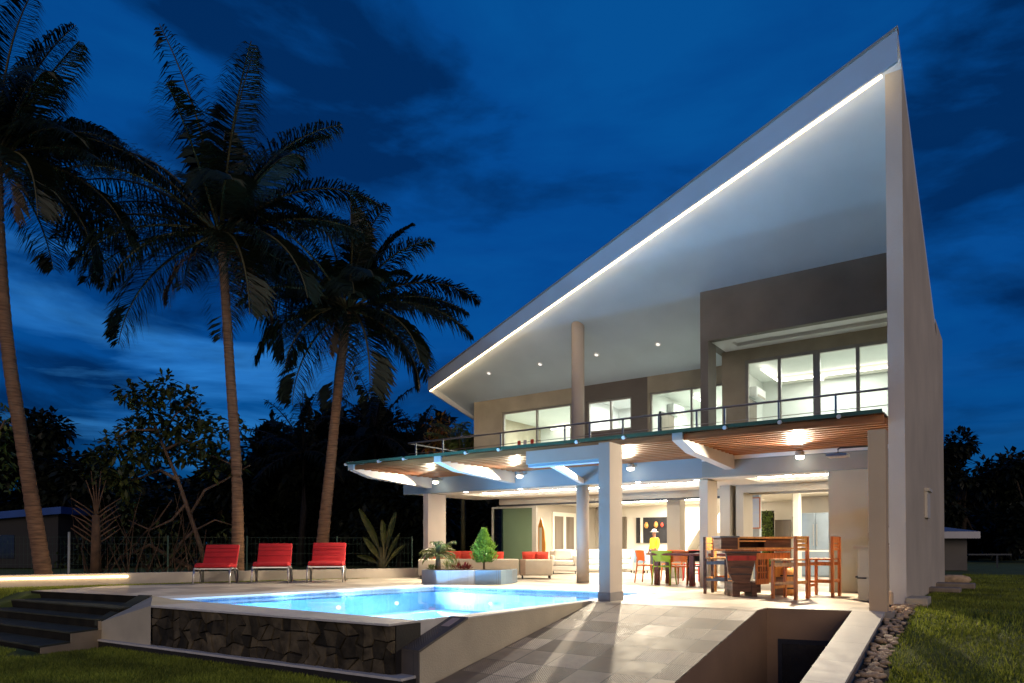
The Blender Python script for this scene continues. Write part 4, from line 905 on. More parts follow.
auto_tree('dark_tree', 'dark low thicket behind the bare shrub', 145, 490, 110, 32, LEAF_D, 59, TG)
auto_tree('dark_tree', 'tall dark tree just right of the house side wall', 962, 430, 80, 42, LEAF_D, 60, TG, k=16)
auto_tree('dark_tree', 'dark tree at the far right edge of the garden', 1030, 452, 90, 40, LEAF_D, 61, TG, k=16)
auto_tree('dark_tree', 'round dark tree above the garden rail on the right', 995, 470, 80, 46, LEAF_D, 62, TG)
def wood_mass(label, px0, px1, d, top, n, seed):
    random.seed(seed); b = MB()
    for k in range(n):
        px = random.uniform(px0, px1); dd = d + random.uniform(-1.5, 1.5); zt = EYE + (YH - top - 14 * math.sin(px * .11) - 9 * math.sin(px * .047 + 1) - random.uniform(-8, 8)) * dd / F
        p = ground(px, dd, zt * (1 - random.random() ** 1.3) + .0); leaf(b, p, Vector((random.gauss(0, 1), random.gauss(0, 1), random.gauss(0, .6))), random.uniform(.5, .9), .4)
    tag(b.build('far_wood', LEAF_D, None, recalc=False), label, 'woodland', None, 'stuff')
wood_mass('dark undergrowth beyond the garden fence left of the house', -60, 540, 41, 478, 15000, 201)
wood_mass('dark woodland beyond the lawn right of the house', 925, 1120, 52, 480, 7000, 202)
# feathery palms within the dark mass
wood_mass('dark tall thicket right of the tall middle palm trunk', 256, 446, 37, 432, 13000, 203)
DKBARK = mat('dark_bark', (.015, .010, .007), .9, .3, 6)
def bushy_palm(label, px, top, d, seed, L, n=18, m=None):
    random.seed(seed); base = ground(px, d); zt = atD(px, top, d).z - L * .55; t = thing('dark_palm', label, 'palm tree', base, 0, 'dark feathery palms beyond the garden')
    b = MB(); b.tube([base, base + Vector((0, .2, zt * .5)), base + Vector((.1, .1, zt))], [.2, .15, .12], 8); b.build('trunk', DKBARK, t, base, smooth=True)
    b = MB(); rb = MB()
    for az, el, l_, dr in rnd_fronds(n, L, seed): frond(b, rb, base + Vector((.1, .1, zt)), az, el, l_, dr, .07, .8, 34)
    b.build('crown', m or LEAF_D, t, base, recalc=False); rb.build('midribs', DKBARK, t, base)
bushy_palm('dark feathery palm rising left of the leaning palm trunk', 300, 410, 33, 71, 3.6)
bushy_palm('dark feathery palm topping the trees right of the leaning trunk', 372, 398, 33, 72, 3.2)
bushy_palm('small dark feathery palm left of the balcony rail', 418, 425, 34, 73, 2.6)
# croton and areca just past the house end
branch_tree('croton_bush', 'orange leaved croton bush standing past the left end of the balcony', ground(440, 27), [([ground(440, 27), G(440, 480, 27), G(441, 440, 27)], .08, .03), ([ground(440, 27), G(446, 470, 27), G(452, 435, 27)], .06, .03)],
            [(G(px, py, 27), r) for px, py, r in [(434, 428, .42), (441, 424, .4), (448, 428, .4), (437, 438, .5), (447, 440, .5), (430, 445, .4), (455, 440, .35), (442, 452, .5)]], leafmat('croton_leaves', (0.22, 0.05, 0.010), (0.55, 0.28, 0.03), .5, .25), .30, .1, 240, 81, cat='bush')
random.seed(82); base = ground(463, 26); t = thing('areca_palm', 'yellow green areca palm behind the balcony rail beside the house wall', 'palm tree', base)
b = MB(); rb = MB(); zt = atD(463, 455, 26).z
for k in range(14): frond(b, rb, base + Vector((random.uniform(-.2, .2), random.uniform(-.2, .2), zt)), random.uniform(0, 6.28), R(random.uniform(55, 82)), random.uniform(1.4, 2.0), R(80), .05, .45, 26)
b.build('crown', LEAF_L, t, base, recalc=False); rb.tube([base, base + Vector((0, 0, zt))], [.1, .07], 8); rb.build('trunk', RACHIS, t, base, smooth=True)
# young banana-like plant
random.seed(83); base = ground(381, 21.3); t = thing('banana_plant', 'young banana plant with broad yellow green leaves left of the left column', 'plant', base)
b2 = MB(); D_ = 21.3; BAN = leafmat('banana_leaves', (0.03, 0.042, 0.010), (0.085, 0.085, 0.02), .4, .35)
for (x0, y0, x1, y1, x2, y2, w, dd) in [(382, 560, 376, 535, 359, 509, 7, 0), (383, 560, 385, 532, 382, 520, 6, -.2), (384, 560, 390, 530, 396, 512, 6, .4), (382, 565, 376, 550, 363, 537, 6, -.3), (384, 565, 391, 548, 400, 533, 4, .2), (384, 568, 394, 552, 405, 545, 4, -.2), (382, 568, 372, 557, 357, 556, 5, .1)]:
    b = MB(); p0, p1, p2 = G(x0, y0, 21.3), G(x1, y1, 21.3 + dd), G(x2, y2, 21.3 + dd); prev = None; stem = [base + (p0 - base) * .3, p0]
    K = 12
    for k in range(K + 1):
        u = k / K; q = p0 * (1 - u) ** 2 + p1 * 2 * u * (1 - u) + p2 * u * u; tg = (p1 - p0).lerp(p2 - p1, u).normalized(); sdv = tg.cross(FWD).normalized()
        wv = w * 21.3 / F * .5 * (0 if u < .25 else math.sin(math.pi * min(1, (u - .22) / .8)) ** .6); fold = FWD * wv * .5
        cur = [tuple(q + sdv * wv - fold), tuple(q), tuple(q - sdv * wv - fold)]
        if k < 8: stem.append(q)
        if prev and u > .25: b.quad(prev[0], cur[0], cur[1], prev[1]); b.quad(prev[1], cur[1], cur[2], prev[2])
        prev = cur
    b.build('leaf', BAN, t, base); b2.tube(stem[:8], [.05, .045, .04, .035, .03, .028, .025, .02][:len(stem[:8])], 6)
b2.tube([base, base + Vector((0, 0, .9))], [.11, .06], 8)
b2.build('stalks', RACHIS, t, base, smooth=True)

# ------------------------------------------------------------ fence behind the garden wall
fp = [ground(px, dd) for px, dd in ((-30, 20.6), (69, 20.6), (168, 21.0), (247, 21.6), (337, 22.4), (412, 23.0))]
fe = thing('garden_fence', 'thin green wire fence on slim posts behind the low garden wall', 'fence', fp[1])
FO = fe.location
for k, p in enumerate(fp):
    b = MB(); b.tube([p, p + Vector((0, 0, 1.35 if k == 1 else 1.25))], .035 if k == 1 else .025, 8); b.build('post', mat('galvanised_post', (.42, .42, .38), .5, .1, 5) if k == 1 else mat('green_post', (.05, .09, .06), .5, .1, 5), fe, FO)
b = MB()
for a, c in zip(fp, fp[1:]):
    n_ = int((c - a).length / .12)
    for k in range(n_): q = a.lerp(c, k / n_); b.bar(q + Vector((0, 0, .05)), q + Vector((0, 0, 1.2)), .005)
    for z in (.1, .4, .7, 1.0, 1.2): b.bar(a + Vector((0, 0, z)), c + Vector((0, 0, z)), .006)
b.build('wire_mesh', mat('green_wire', (.03, .06, .04), .5, .1, 5), fe, FO)
# outbuildings
sh_ = thing('shed', 'dark grey shed with a blue roof edge behind the leftmost palm', 'shed', ground(20, 30)); SO = sh_.location
a, c = ground(-60, 30, 0), ground(58, 30, 0); bk_ = FWD * 5; bk_.z = 0
zt0, zt1 = atD(-60, 524, 30).z, atD(58, 514, 30).z
b = MB(); b.prism([a, c, c + bk_, a + bk_], [a + Vector((0, 0, zt0)), c + Vector((0, 0, zt1)), c + bk_ + Vector((0, 0, zt1)), a + bk_ + Vector((0, 0, zt0))]); b.build('wall', mat('shed_grey', (.018, .017, .017), .8, .15, 1), sh_, SO)
u_ = (c - a).normalized(); b = MB(); fr3 = FWD * -.3; fr3.z = 0
b.prism([a + fr3 + Vector((0, 0, zt0 + .002)), c + fr3 + u_ * .3 + Vector((0, 0, zt1 + .002)), c + bk_ + u_ * .3 + Vector((0, 0, zt1 + .002)), a + bk_ + Vector((0, 0, zt0 + .002))], [a + fr3 + Vector((0, 0, zt0 + .3)), c + fr3 + u_ * .3 + Vector((0, 0, zt1 + .3)), c + bk_ + u_ * .3 + Vector((0, 0, zt1 + .3)), a + bk_ + Vector((0, 0, zt0 + .3))])
b.build('roof', mat('blue_roof', (.015, .055, .22), .5, .1, 2), sh_, SO)
b = MB(); q = ground(0, 29.97); b.prism([q + u_ * -.6 + Vector((0, 0, .4)), q + u_ * .6 + Vector((0, 0, .4)), q + u_ * .6 + Vector((0, .03, .4)), q + u_ * -.6 + Vector((0, .03, .4))], [q + u_ * -.6 + Vector((0, 0, 1.4)), q + u_ * .6 + Vector((0, 0, 1.4)), q + u_ * .6 + Vector((0, .03, 1.4)), q + u_ * -.6 + Vector((0, .03, 1.4))]); b.build('window', DKGLASS, sh_, SO)
D_ = 27; ob = thing('outbuilding', 'small dark outbuilding with a white roof edge right of the house', 'outbuilding', ground(955, D_)); OO = ob.location
a, c = ground(930, D_), ground(967, D_); v3 = Vector
b = MB(); zt = atD(955, 538.5, D_).z; b.prism([a, c, c + bk_, a + bk_], [p + v3((0, 0, zt)) for p in (a, c, c + bk_, a + bk_)]); b.build('wall', mat('outbuilding_wall', (.10, .09, .08), .85, .15, 1), ob, OO)
a2, c2 = ground(928, D_ - .6), ground(980.5, D_ - .6); z0_, z1_ = atD(955, 538.3, D_ - .6).z, atD(955, 531.5, D_ - .6).z
b = MB(); b.prism([p + v3((0, 0, z0_)) for p in (a2, c2, c2 + bk_, a2 + bk_)], [p + v3((0, 0, z1_)) for p in (a2, c2, c2 + bk_, a2 + bk_)]); b.build('roof_edge', mat('outbuilding_trim', (.40, .39, .39), .6, .06, 2), ob, OO)
m1, m2 = (a2 + c2) / 2, (a2 + c2) / 2 + bk_; b = MB(); b.prism([p + v3((0, 0, z1_ + .003)) for p in (a2, c2, c2 + bk_, a2 + bk_)], [(a2 * .8 + c2 * .2) + bk_ * .4 + v3((0, 0, z1_ + .35)), (a2 * .4 + c2 * .6) + bk_ * .4 + v3((0, 0, z1_ + .3)), (a2 * .4 + c2 * .6) + bk_ * .6 + v3((0, 0, z1_ + .3)), (a2 * .8 + c2 * .2) + bk_ * .6 + v3((0, 0, z1_ + .35))]); b.build('roof', mat('slate_blue_roof', (.10, .13, .20), .6, .1, 2), ob, OO)
gr = thing('garden_rail', 'thin dark garden rail with a post on the right lawn', 'rail', ground(997, 30)); b = MB(); q0, q1 = ground(968, 30, 0), ground(1011, 30, 0); zr = atD(990, 554.5, 30).z
b.bar(q0 + v3((0, 0, zr)), q1 + v3((0, 0, zr)), .06); b.build('top_rail', mat('rail_grey', (.035, .04, .045), .5, .1, 4), gr, gr.location)
b = MB(); q = ground(997, 30); b.bar(q, q + v3((0, 0, zr - .03)), .07); b.build('post', mat('rail_grey2', (.035, .04, .045), .5, .1, 4), gr, gr.location)

# ------------------------------------------------------------ red lounge chairs
def make_chair(label):
    t = thing('lounge_chair', label, 'lounge chair', (0, 0, 0), 0, 'red lounge chairs by the pool')
    w = .84
    b = MB(); sec = [(-.42, .44, .03), (-.30, .475, .05), (-.05, .46, .05), (.17, .43, .05), (.24, .44, .05), (.32, .52, .045), (.47, .78, .04), (.575, .98, .035)]
    pts = [Vector((0, y, z)) for y, z, _ in sec]; prev = None
    for k, (y, z, h) in enumerate(sec):
        d = (pts[min(k + 1, len(pts) - 1)] - pts[max(k - 1, 0)]).normalized(); nn = Vector((0, -d.z, d.y)) * h
        cur = [(-w / 2, y + nn.y, z + nn.z), (w / 2, y + nn.y, z + nn.z), (w / 2, y - nn.y, z - nn.z), (-w / 2, y - nn.y, z - nn.z)]
        if prev:
            for j in range(4): b.quad(prev[j], prev[(j + 1) % 4], cur[(j + 1) % 4], cur[j])
        else: b.quad(*cur)
        prev = cur
    b.quad(*reversed(prev))
    bm = bmesh.new(); me_ = bpy.data.meshes.new('cushion')
    bm_v = [bm.verts.new(v) for v in b.v]; [bm.faces.new([bm_v[i] for i in f]) for f in b.f]; bmesh.ops.remove_doubles(bm, verts=bm.verts, dist=.0005); bmesh.ops.recalc_face_normals(bm, faces=bm.faces)
    bmesh.ops.bevel(bm, geom=[e_ for e_ in bm.edges if e_.calc_face_angle(0) > .9], offset=.022, segments=3, affect='EDGES', profile=.5)
    bm.to_mesh(me_); bm.free(); me_.materials.append(RED)
    for p in me_.polygons: p.use_smooth = True
    o = bpy.data.objects.new('cushion', me_); COL.objects.link(o); o.parent = t
    b = MB()
    for sg in (-1, 1):
        x = sg * (w / 2 - .02); b.tube([(x, -.40, .385), (x, .20, .36), (x, .34, .46), (x, .60, .97)], .018, 8)
    b.bar((-w / 2, -.40, .385), (w / 2, -.40, .385), .03); b.bar((-w / 2, .25, .37), (w / 2, .25, .37), .03)
    b.build('frame', CHROME, t, smooth=False)
    b = MB()
    for y_, z_ in ((-.28, .522), (-.05, .507), (.17, .478)): b.tube([(-w / 2 + .01, y_, z_), (w / 2 - .01, y_, z_)], .006, 6)
    for y_, z_ in ((.352, .66), (.43, .79), (.49, .885)): b.tube([(-w / 2 + .01, y_ - .026, z_ + .01), (w / 2 - .01, y_ - .026, z_ + .01)], .006, 6)
    b.build('piping', mat('dark_red_piping', (.22, .006, .008), .8, .1, 5), o)
    for sg in (-1, 1):
        x = sg * (w / 2 + .005)
        b = MB(); b.tube([(x, -.38, .39), (x * 1.03, -.44, .0)], [.028, .024], 8); b.build('leg', CHROME, t, smooth=True)
        b = MB(); b.tube([(x, -.32, .39), (x, -.10, .385), (x, .06, .33), (x, .18, .19), (x * 1.02, .25, 0)], [.03, .032, .03, .026, .022], 8); b.tube([(x, .12, .37), (x, .34, .34), (x * 1.02, .36, .0)], [.022, .022, .02], 8); b.build('leg', CHROME, t, smooth=True)
    return t
lab = ['left red lounge chair in front of the tall middle palm trunk', 'centre red lounge chair of the row between two palm trunks', 'right red lounge chair in front of the leaning palm trunk']
ch0 = make_chair(lab[0])
for k, (px, py) in enumerate([(216.5, 583.5), (272.5, 582.2), (327, 581.5)]):
    p = atZ(px, py, 0); o = ch0 if k == 0 else dup(ch0, (0, 0, 0), 0, lab[k])
    o.location = p; o.rotation_euler = (0, 0, YAW + R((7, 11, 8)[k])); sc_ = p.dot(_f0) / 17.4; o.scale = (.97 * sc_,) * 3

# ------------------------------------------------------------ planters and plants
pts = [atZ(px, py, 0) for px, py in [(421.6, 583.6), (436.5, 584.9), (475, 584.6), (501, 584.7), (512, 583.6)]]
bkv = Vector((-.25, .62, 0)); PH = .35
GREYT = tiles('planter_grey', [(.25, .26, .28), (.29, .30, .32)], .45, .3, .5, (.2, .2, .2), 0, .006, 0, .1); BLUET = tiles('planter_blue', [(.11, .17, .24), (.13, .20, .27)], .45, .3, .45, (.1, .12, .14), 0, .006, 0, .1)
def planter(label, poly, m):
    t = thing('planter_box', label, 'planter', poly[0], 0, 'tiled planter boxes at the pool corner'); b = MB()
    b.prism(poly, [p + v3((0, 0, PH)) for p in poly]); b.build('box', m, t, t.location, bevel=.006)
    c = sum(poly, Vector()) / len(poly); ins = [c + (p - c) * .9 + v3((0, 0, PH + .004)) for p in poly]; b = MB(); b.quad(*ins); b.build('soil', SOIL, t, t.location); return c
pA = planter('grey tiled planter box at the pool corner holding a small palm', [pts[0], pts[1], pts[2] - (pts[2] - pts[1]) * .01, pts[2] + bkv, pts[0] + bkv * 1.1], GREYT)
pB = planter('blue tiled planter box right of the grey one holding a conifer', [pts[2], pts[3], pts[4], pts[4] + bkv * .9, pts[2] + bkv], BLUET)
random.seed(91); base = Vector((0, 0, 0)); p = atD(438, 571, 17.6); p.z = PH
t = thing('dwarf_palm', 'small feathery palm with a dark stubby trunk in the grey planter', 'palm', p); b = MB(); rb = MB(); b0 = MB(); b0.tube([p, p + v3((0, 0, .36))], [.07, .055], 10); b0.build('trunk', BARK, t, p, smooth=True)
for k in range(20): frond(b, rb, p + v3((0, 0, .35)), k * 2.4, R(random.uniform(10, 75)), random.uniform(.42, .62), R(70), .016, .14, 22)
b.build('crown', leafmat('dwarf_palm_leaves', (.09, .12, .03), (.20, .20, .06), .5, .3), t, p, recalc=False); rb.build('midribs', RACHIS, t, p)
def tuft(name, label, px, d, h, r, n, lm, seed, w=.03, z=PH):
    random.seed(seed); p = atD(px, 571, d); p.z = z; t = thing(name, label, 'plant', p); b = MB()
    for k in range(n):
        a = random.uniform(0, 6.28); e_ = R(random.uniform(30, 85)); q = p + v3((random.uniform(-r, r) * .5, random.uniform(-r, r) * .5, 0))
        leaf(b, q, Vector((math.cos(a) * math.cos(e_), math.sin(a) * math.cos(e_), math.sin(e_))), h * random.uniform(.6, 1.1), w, bend=.3)
    b.build('leaves', lm, t, p, recalc=False); return t
tuft('spiky_plant', 'pale striped spiky plant in the grey planter', 451, 17.7, .46, .3, 60, leafmat('variegated', (.16, .19, .06), (.40, .38, .20), .5, .25), 92)
tuft('red_plant', 'dark red leafy plant between the spiky plant and the conifer', 463, 17.7, .34, .3, 60, leafmat('red_leaves', (.10, .015, .015), (.30, .05, .035), .5, .25), 93, .045)
tuft('low_grass_plant', 'low green tuft at the foot of the dwarf palm', 432, 17.6, .25, .25, 40, leafmat('tuft_green', (.08, .12, .03), (.2, .22, .06), .5, .25), 94)
random.seed(95); p = atD(484, 571, 17.9); p.z = PH; t = thing('conifer_shrub', 'bright green teardrop shaped conifer in the blue planter', 'shrub', p); b = MB(); b.tube([p, p + v3((0, 0, .5))], [.03, .02], 8); b.build('trunk', BARK, t, p, smooth=True); b = MB()
for k in range(2600):
    z = random.random(); rr = .34 * math.sin(math.pi * min(1, (z * .9 + .1)) ** .75) * (1.05 - .55 * z) * (.55 + .45 * random.random()) * (1 + .18 * math.sin(k * 2.4 * 3 + z * 9)); a = random.uniform(0, 6.28)
    q = p + v3((math.cos(a) * rr, math.sin(a) * rr, .16 + z * .84)); leaf(b, q, Vector((math.cos(a), math.sin(a), random.uniform(.5, 1.6))), random.uniform(.06, .11), .035)
b.build('crown', leafmat('conifer_leaves', (.08, .17, .02), (.20, .34, .05), .5, .3), t, p, recalc=False)

# ------------------------------------------------------------ sofas, cushions
def local(d, px): return (px - CX) * d / F
def sofa(name, label, px0, px1, d, depth, hb, m, group, seat=.38, strip=None, back=True, legs=True):
    x0, x1 = local(d, px0), local(d, px1); t = thing(name, label, 'sofa', FWDP(d), YAW, group)
    xm = (x0 + x1) / 2
    rounded(x0, x1, .0, .2, .10, hb, .045).build('back', m, t, smooth=True) if back else None
    rounded(x0, x1, .21 if back else 0, depth, .10, seat, .05).build('seat', m, t, smooth=True)
    if strip: rounded(strip[0], strip[1], -.006, .19, .105, hb + .004, .03).build('panel', BROWNF, t, smooth=True)
    for x in (x0 + .08, x1 - .08):
        for y in (.08, depth - .08):
            b = MB(); b.tube([(x, y, 0), (x, y, .12)], .02, 8); b.build('leg', DARKMET, t)
    return t
def sofa_front(label, px0, px1, d):
    x0, x1 = local(d, px0), local(d, px1); t = thing('white_sofa', label, 'sofa', FWDP(d), YAW, 'white sofas in the living room')
    rounded(x0, x1, .62, .85, .1, .80, .06).build('back', CREAM, t, smooth=True); rounded(x0 + .12, x1 - .12, .02, .61, .28, .46, .06).build('seat', CREAM, t, smooth=True); rounded(x0, x1, 0, .61, .1, .27, .03).build('base', CREAM, t, smooth=True)
    for a_, c_ in ((x0, x0 + .115), (x1 - .115, x1)): rounded(a_, c_, .0, .61, .275, .62, .04).build('arm', CREAM, t, smooth=True)
    n_ = max(1, round((x1 - x0) / .8))
    for k in range(n_): w_ = (x1 - x0 - .26) / n_; rounded(x0 + .13 + k * w_, x0 + .13 + (k + 1) * w_ - .02, .46, .615, .47, .82, .06).build('cushion', CREAM, t, smooth=True)
    for x in (x0 + .08, x1 - .08): b = MB(); b.tube([(x, .08, 0), (x, .08, .1)], .02, 8); b.build('leg', DARKMET, t)
def FWDP(d): v = _f0 * d; return Vector((v.x, v.y, 0))
sofa('outdoor_sofa', 'long beige outdoor sofa seen from behind beyond the planters', 418, 519, 20.0, .85, .57, BEIGE, 'beige outdoor sofas')
sofa('outdoor_sofa', 'short beige outdoor sofa with a brown end panel left of the round column', 519.8, 553, 20.0, .85, .56, BEIGE, 'beige outdoor sofas', strip=(local(20, 519.5), local(20, 526)))
def pillow(label, px, d, w=.45, tilt=.25, z=.38, m=REDP):
    b = MB(); N = 9
    for i in range(N):
        for j in range(N):
            u, v = i / (N - 1) * 2 - 1, j / (N - 1) * 2 - 1; k = (1 - u ** 4) * (1 - v ** 4); b.v.append((u * w / 2 * (1 - .06 * (1 - abs(v)) * abs(u)), -.09 * k ** .5, v * w / 2))
    n0 = len(b.v); b.v += [(x, -y, z_) for x, y, z_ in b.v]
    for i in range(N - 1):
        for j in range(N - 1):
            q = (i * N + j, (i + 1) * N + j, (i + 1) * N + j + 1, i * N + j + 1); b.f.append(q); b.f.append(tuple(n0 + k for k in reversed(q)))
    o = b.build('pillow', m, None, smooth=True, recalc=False); tag(o, label, 'pillow', 'red pillows on the outdoor sofas'); p = FWDP(d) + RIGHT * local(d, px); o.location = (p.x, p.y, z + w / 2); o.rotation_euler = (tilt, 0, YAW); return o
for px, lb in [(436, 'red pillow beside the dwarf palm at the left end of the long sofa'), (447, 'red pillow above the spiky plant on the long sofa'), (456, 'red pillow behind the red leafy plant on the long sofa'), (467, 'red pillow just left of the conifer on the long sofa'), (497, 'red pillow just right of the conifer on the long sofa'), (529, 'red pillow at the brown panel end of the short sofa'), (541.5, 'red pillow at the right end of the short sofa')]:
    pillow(lb, px, 20.36, .42 if px < 490 else .40)
sofa_front('white living room sofa left of the round column', 551, 578, 23.6)
sofa_front('white living room sofa between round column and tall front column', 580, 611, 24.8)
sofa_front('white living room sofa right of the tall front column', 617, 637, 25.5)
o = sofa('armchair', 'cream wicker armchair behind the end of the dining table', 632, 650, 24.0, .7, .62, CREAM, None); o['category'] = 'armchair'
pillow('blue cushion propped on the cream armchair', 640, 23.85, .42, .2, .36, mat('blue_cushion', (.25, .38, .52), .9, .1, 5))['group'] = 'loose cushions'
t = thing('surfboard', 'orange and white surfboard standing upright beside the green sliding door', 'surfboard', atY(541, 575, 19.7)); p = t.location; p = Vector((p.x, 19.7, 0)); t.location = p
b = MB(); pr = [(0, .0), (.12, .12), (.17, .5), (.18, 1.0), (.13, 1.5), (.0, 1.9)]; ol = [(x, z) for x, z in pr] + [(-x, z) for x, z in reversed(pr[1:-1])]
b.prism([(x, -.02, z) for x, z in ol], [(x, .03, z) for x, z in ol]); b.build('board', mat('orange_board', (.70, .28, .06), .3, .1, 3), t, bevel=.006); b = MB(); b.prism([(-.05, -.027, .1), (.05, -.027, .1), (.05, -.021, .1), (-.05, -.021, .1)], [(-.05, -.027, 1.55), (.05, -.027, 1.55), (.05, -.021, 1.55), (-.05, -.021, 1.55)]); b.build('stripe', INTER, t)

# ------------------------------------------------------------ dining table and chairs
q = atZ(655, 584.0, 0); q1 = atZ(671, 584.2, 0)
t = thing('dining_table', 'long dark red wooden dining table under the veranda', 'table', (q.x, q.y, 0)); TX0, TX1, TY0, TY1 = q.x + .06, -5.0, 15.92, 16.8
o = rounded(TX0, TX1, TY0, TY1, .71, .77, .012, 1).build('tabletop', DKWOOD, t, t.location)
for x in (TX0 + .12, TX0 + 1.0, TX1 - .12):
    for y in (TY0 + .1, TY1 - .1):
        b = MB(); b.box(x - .055, x + .055, y - .055, y + .055, 0, .708); b.build('leg', DKWOOD, t, t.location)
def dchair(label, m, legm=None):
    legm = legm or m; t = thing('dining_chair', label, 'chair', (0, 0, 0), 0, 'coloured plastic chairs at the dining table')
    rounded(-.21, .21, -.21, .21, .43, .465, .015, 2).build('seat', m, t, smooth=True)
    b = MB(); N = 8
    for i in range(N):
        u = i / (N - 1) * 2 - 1
        for j in range(5):
            z = .57 + j * .065; w_ = .205 + .012 * j; b.v.append((u * w_, -.215 - .012 * j + .05 * (u * u), z - .03 * u * u * (1 if j == 0 else .3)))
    n0 = len(b.v); b.v += [(x, y - .018, z) for x, y, z in b.v]
    for i in range(N - 1):
        for j in range(4): q = (i * 5 + j, (i + 1) * 5 + j, (i + 1) * 5 + j + 1, i * 5 + j + 1); b.f += [q, tuple(n0 + k for k in reversed(q))]
    for j in range(4): b.f += [(j, j + 1, n0 + j + 1, n0 + j), (35 + j, n0 + 35 + j, n0 + 36 + j, 36 + j)]
    for i in range(N - 1): b.f += [(i * 5 + 4, (i + 1) * 5 + 4, n0 + (i + 1) * 5 + 4, n0 + i * 5 + 4), (i * 5, n0 + i * 5, n0 + (i + 1) * 5, (i + 1) * 5)]
    b.build('backrest', m, t, smooth=False)
    for sx in (-1, 1):
        b = MB(); b.tube([(sx * .20, -.20, .62), (sx * .205, -.195, .44), (sx * .23, -.25, 0)], [.016, .02, .016], 8); b.build('leg', legm, t, smooth=True)
        b = MB(); b.tube([(sx * .20, .19, .44), (sx * .22, .23, 0)], [.02, .016], 8); b.build('leg', legm, t, smooth=True)
    return t
OR = mat('orange_plastic', (.72, .16, .02), .4, .06, 3); GRN = mat('lime_plastic', (.30, .48, .03), .4, .06, 3); REDPL = mat('red_plastic', (.68, .03, .03), .4, .06, 3); BLKPL = mat('black_plastic', (.025, .025, .03), .4, .1, 3)
for lb, m_, px, py, rz in [('orange plastic chair at the left end of the dining table', OR, 647.5, 582.6, -90), ('lime green plastic chair with its back to the pool', GRN, 664.5, 584.6, 4), ('orange plastic chair right of the lime green chair', OR, 682.5, 585, -3), ('black plastic chair next to the square column', BLKPL, 697, 584.6, 20), ('red plastic chair on the far side of the dining table', REDPL, 694, 581.0, 180), ('second orange chair on the far side behind the lime one', OR, 672, 580.2, 178)]:
    c = dchair(lb, m_); p = atZ(px, py, 0); c.location = p; c.rotation_euler = (0, 0, R(rz))

# ------------------------------------------------------------ person in yellow behind the table
def skin_body(name, joints, edges, m, parent, root=0, sub=2):
    me = bpy.data.meshes.new(name); me.from_pydata([j[0] for j in joints], edges, []); o = bpy.data.objects.new(name, me); COL.objects.link(o)
    sk = o.modifiers.new('skin', 'SKIN'); sv = me.skin_vertices[0].data
    for k, j in enumerate(joints): sv[k].radius = j[1] if hasattr(j[1], '__len__') else (j[1], j[1]); sv[k].use_root = (k == root)
    sb = o.modifiers.new('sub', 'SUBSURF'); sb.levels = sub; sb.render_levels = sub
    sk.use_smooth_shade = True; me.materials.append(m); o.parent = parent; return o
SKIN = mat('brown_skin', (.20, .085, .05), .55, .06, 5); YEL = mat('yellow_shirt', (.75, .52, .03), .85, .1, 6); NAVY = mat('dark_trousers', (.05, .05, .06), .85, .1, 6)
p = atD(654.5, YH, 25.4); p.z = 0
pe = thing('person', 'person in a yellow top and white hat standing behind the dining table', 'person', p, YAW + R(-60)); pe.scale = (.92,) * 3; 
J = [((0, 0, .88), (.13, .10)), ((0, 0, 1.05), (.12, .09)), ((0, 0, 1.22), (.145, .10)), ((0, 0, 1.33), (.07, .06)), ((0, -.01, 1.40), .05), ((0, -.015, 1.50), (.075, .09)), ((0, -.015, 1.58), (.06, .075)),
     ((.17, 0, 1.28), .052), ((.21, .01, 1.04), .042), ((.20, -.09, .83), .033), ((.20, -.12, .76), (.022, .035)), ((-.17, 0, 1.28), .052), ((-.21, .01, 1.04), .042), ((-.20, -.09, .83), .033), ((-.20, -.12, .76), (.022, .035)),
     ((.09, 0, .80), .085), ((.10, -.01, .46), .058), ((.10, .01, .08), .042), ((.10, -.12, .035), .035), ((-.09, 0, .80), .085), ((-.10, -.01, .46), .058), ((-.10, .01, .08), .042), ((-.10, -.12, .035), .035)]
E_ = [(0, 1), (1, 2), (2, 3), (3, 4), (4, 5), (5, 6), (2, 7), (7, 8), (8, 9), (9, 10), (2, 11), (11, 12), (12, 13), (13, 14), (0, 15), (15, 16), (16, 17), (17, 18), (0, 19), (19, 20), (20, 21), (21, 22)]
f0_ = len(J)
for sx in (1, -1):
    hand = 10 if sx == 1 else 14
    for k, dy in enumerate((-.028, -.010, .008, .024)):
        J += [((sx * .20 + sx * .004, -.125 + dy, .715), .009), ((sx * .20 - sx * .006, -.135 + dy, .675 + .006 * abs(k - 1.5)), .007)]; E_ += [(hand, len(J) - 2), (len(J) - 2, len(J) - 1)]
    J += [((sx * .19, -.165, .745), .010), ((sx * .188, -.185, .715), .008)]; E_ += [(hand, len(J) - 2), (len(J) - 2, len(J) - 1)]
skin_body('body', J, E_, SKIN, pe)
skin_body('shirt', [((0, 0, .84), (.155, .125)), ((0, 0, 1.05), (.145, .115)), ((0, 0, 1.22), (.165, .12)), ((0, 0, 1.335), (.085, .075)), ((.175, 0, 1.285), .07), ((.215, .01, 1.04), .058), ((.205, -.08, .87), .048), ((-.175, 0, 1.285), .07), ((-.215, .01, 1.04), .058), ((-.205, -.08, .87), .048)], [(0, 1), (1, 2), (2, 3), (2, 4), (4, 5), (5, 6), (2, 7), (7, 8), (8, 9)], YEL, pe)
skin_body('trousers', [((0, 0, .88), (.145, .115)), ((.095, 0, .78), .10), ((.10, -.01, .46), .075), ((.10, .01, .10), .06), ((-.095, 0, .78), .10), ((-.10, -.01, .46), .075), ((-.10, .01, .10), .06)], [(0, 1), (1, 2), (2, 3), (0, 4), (4, 5), (5, 6)], NAVY, pe)
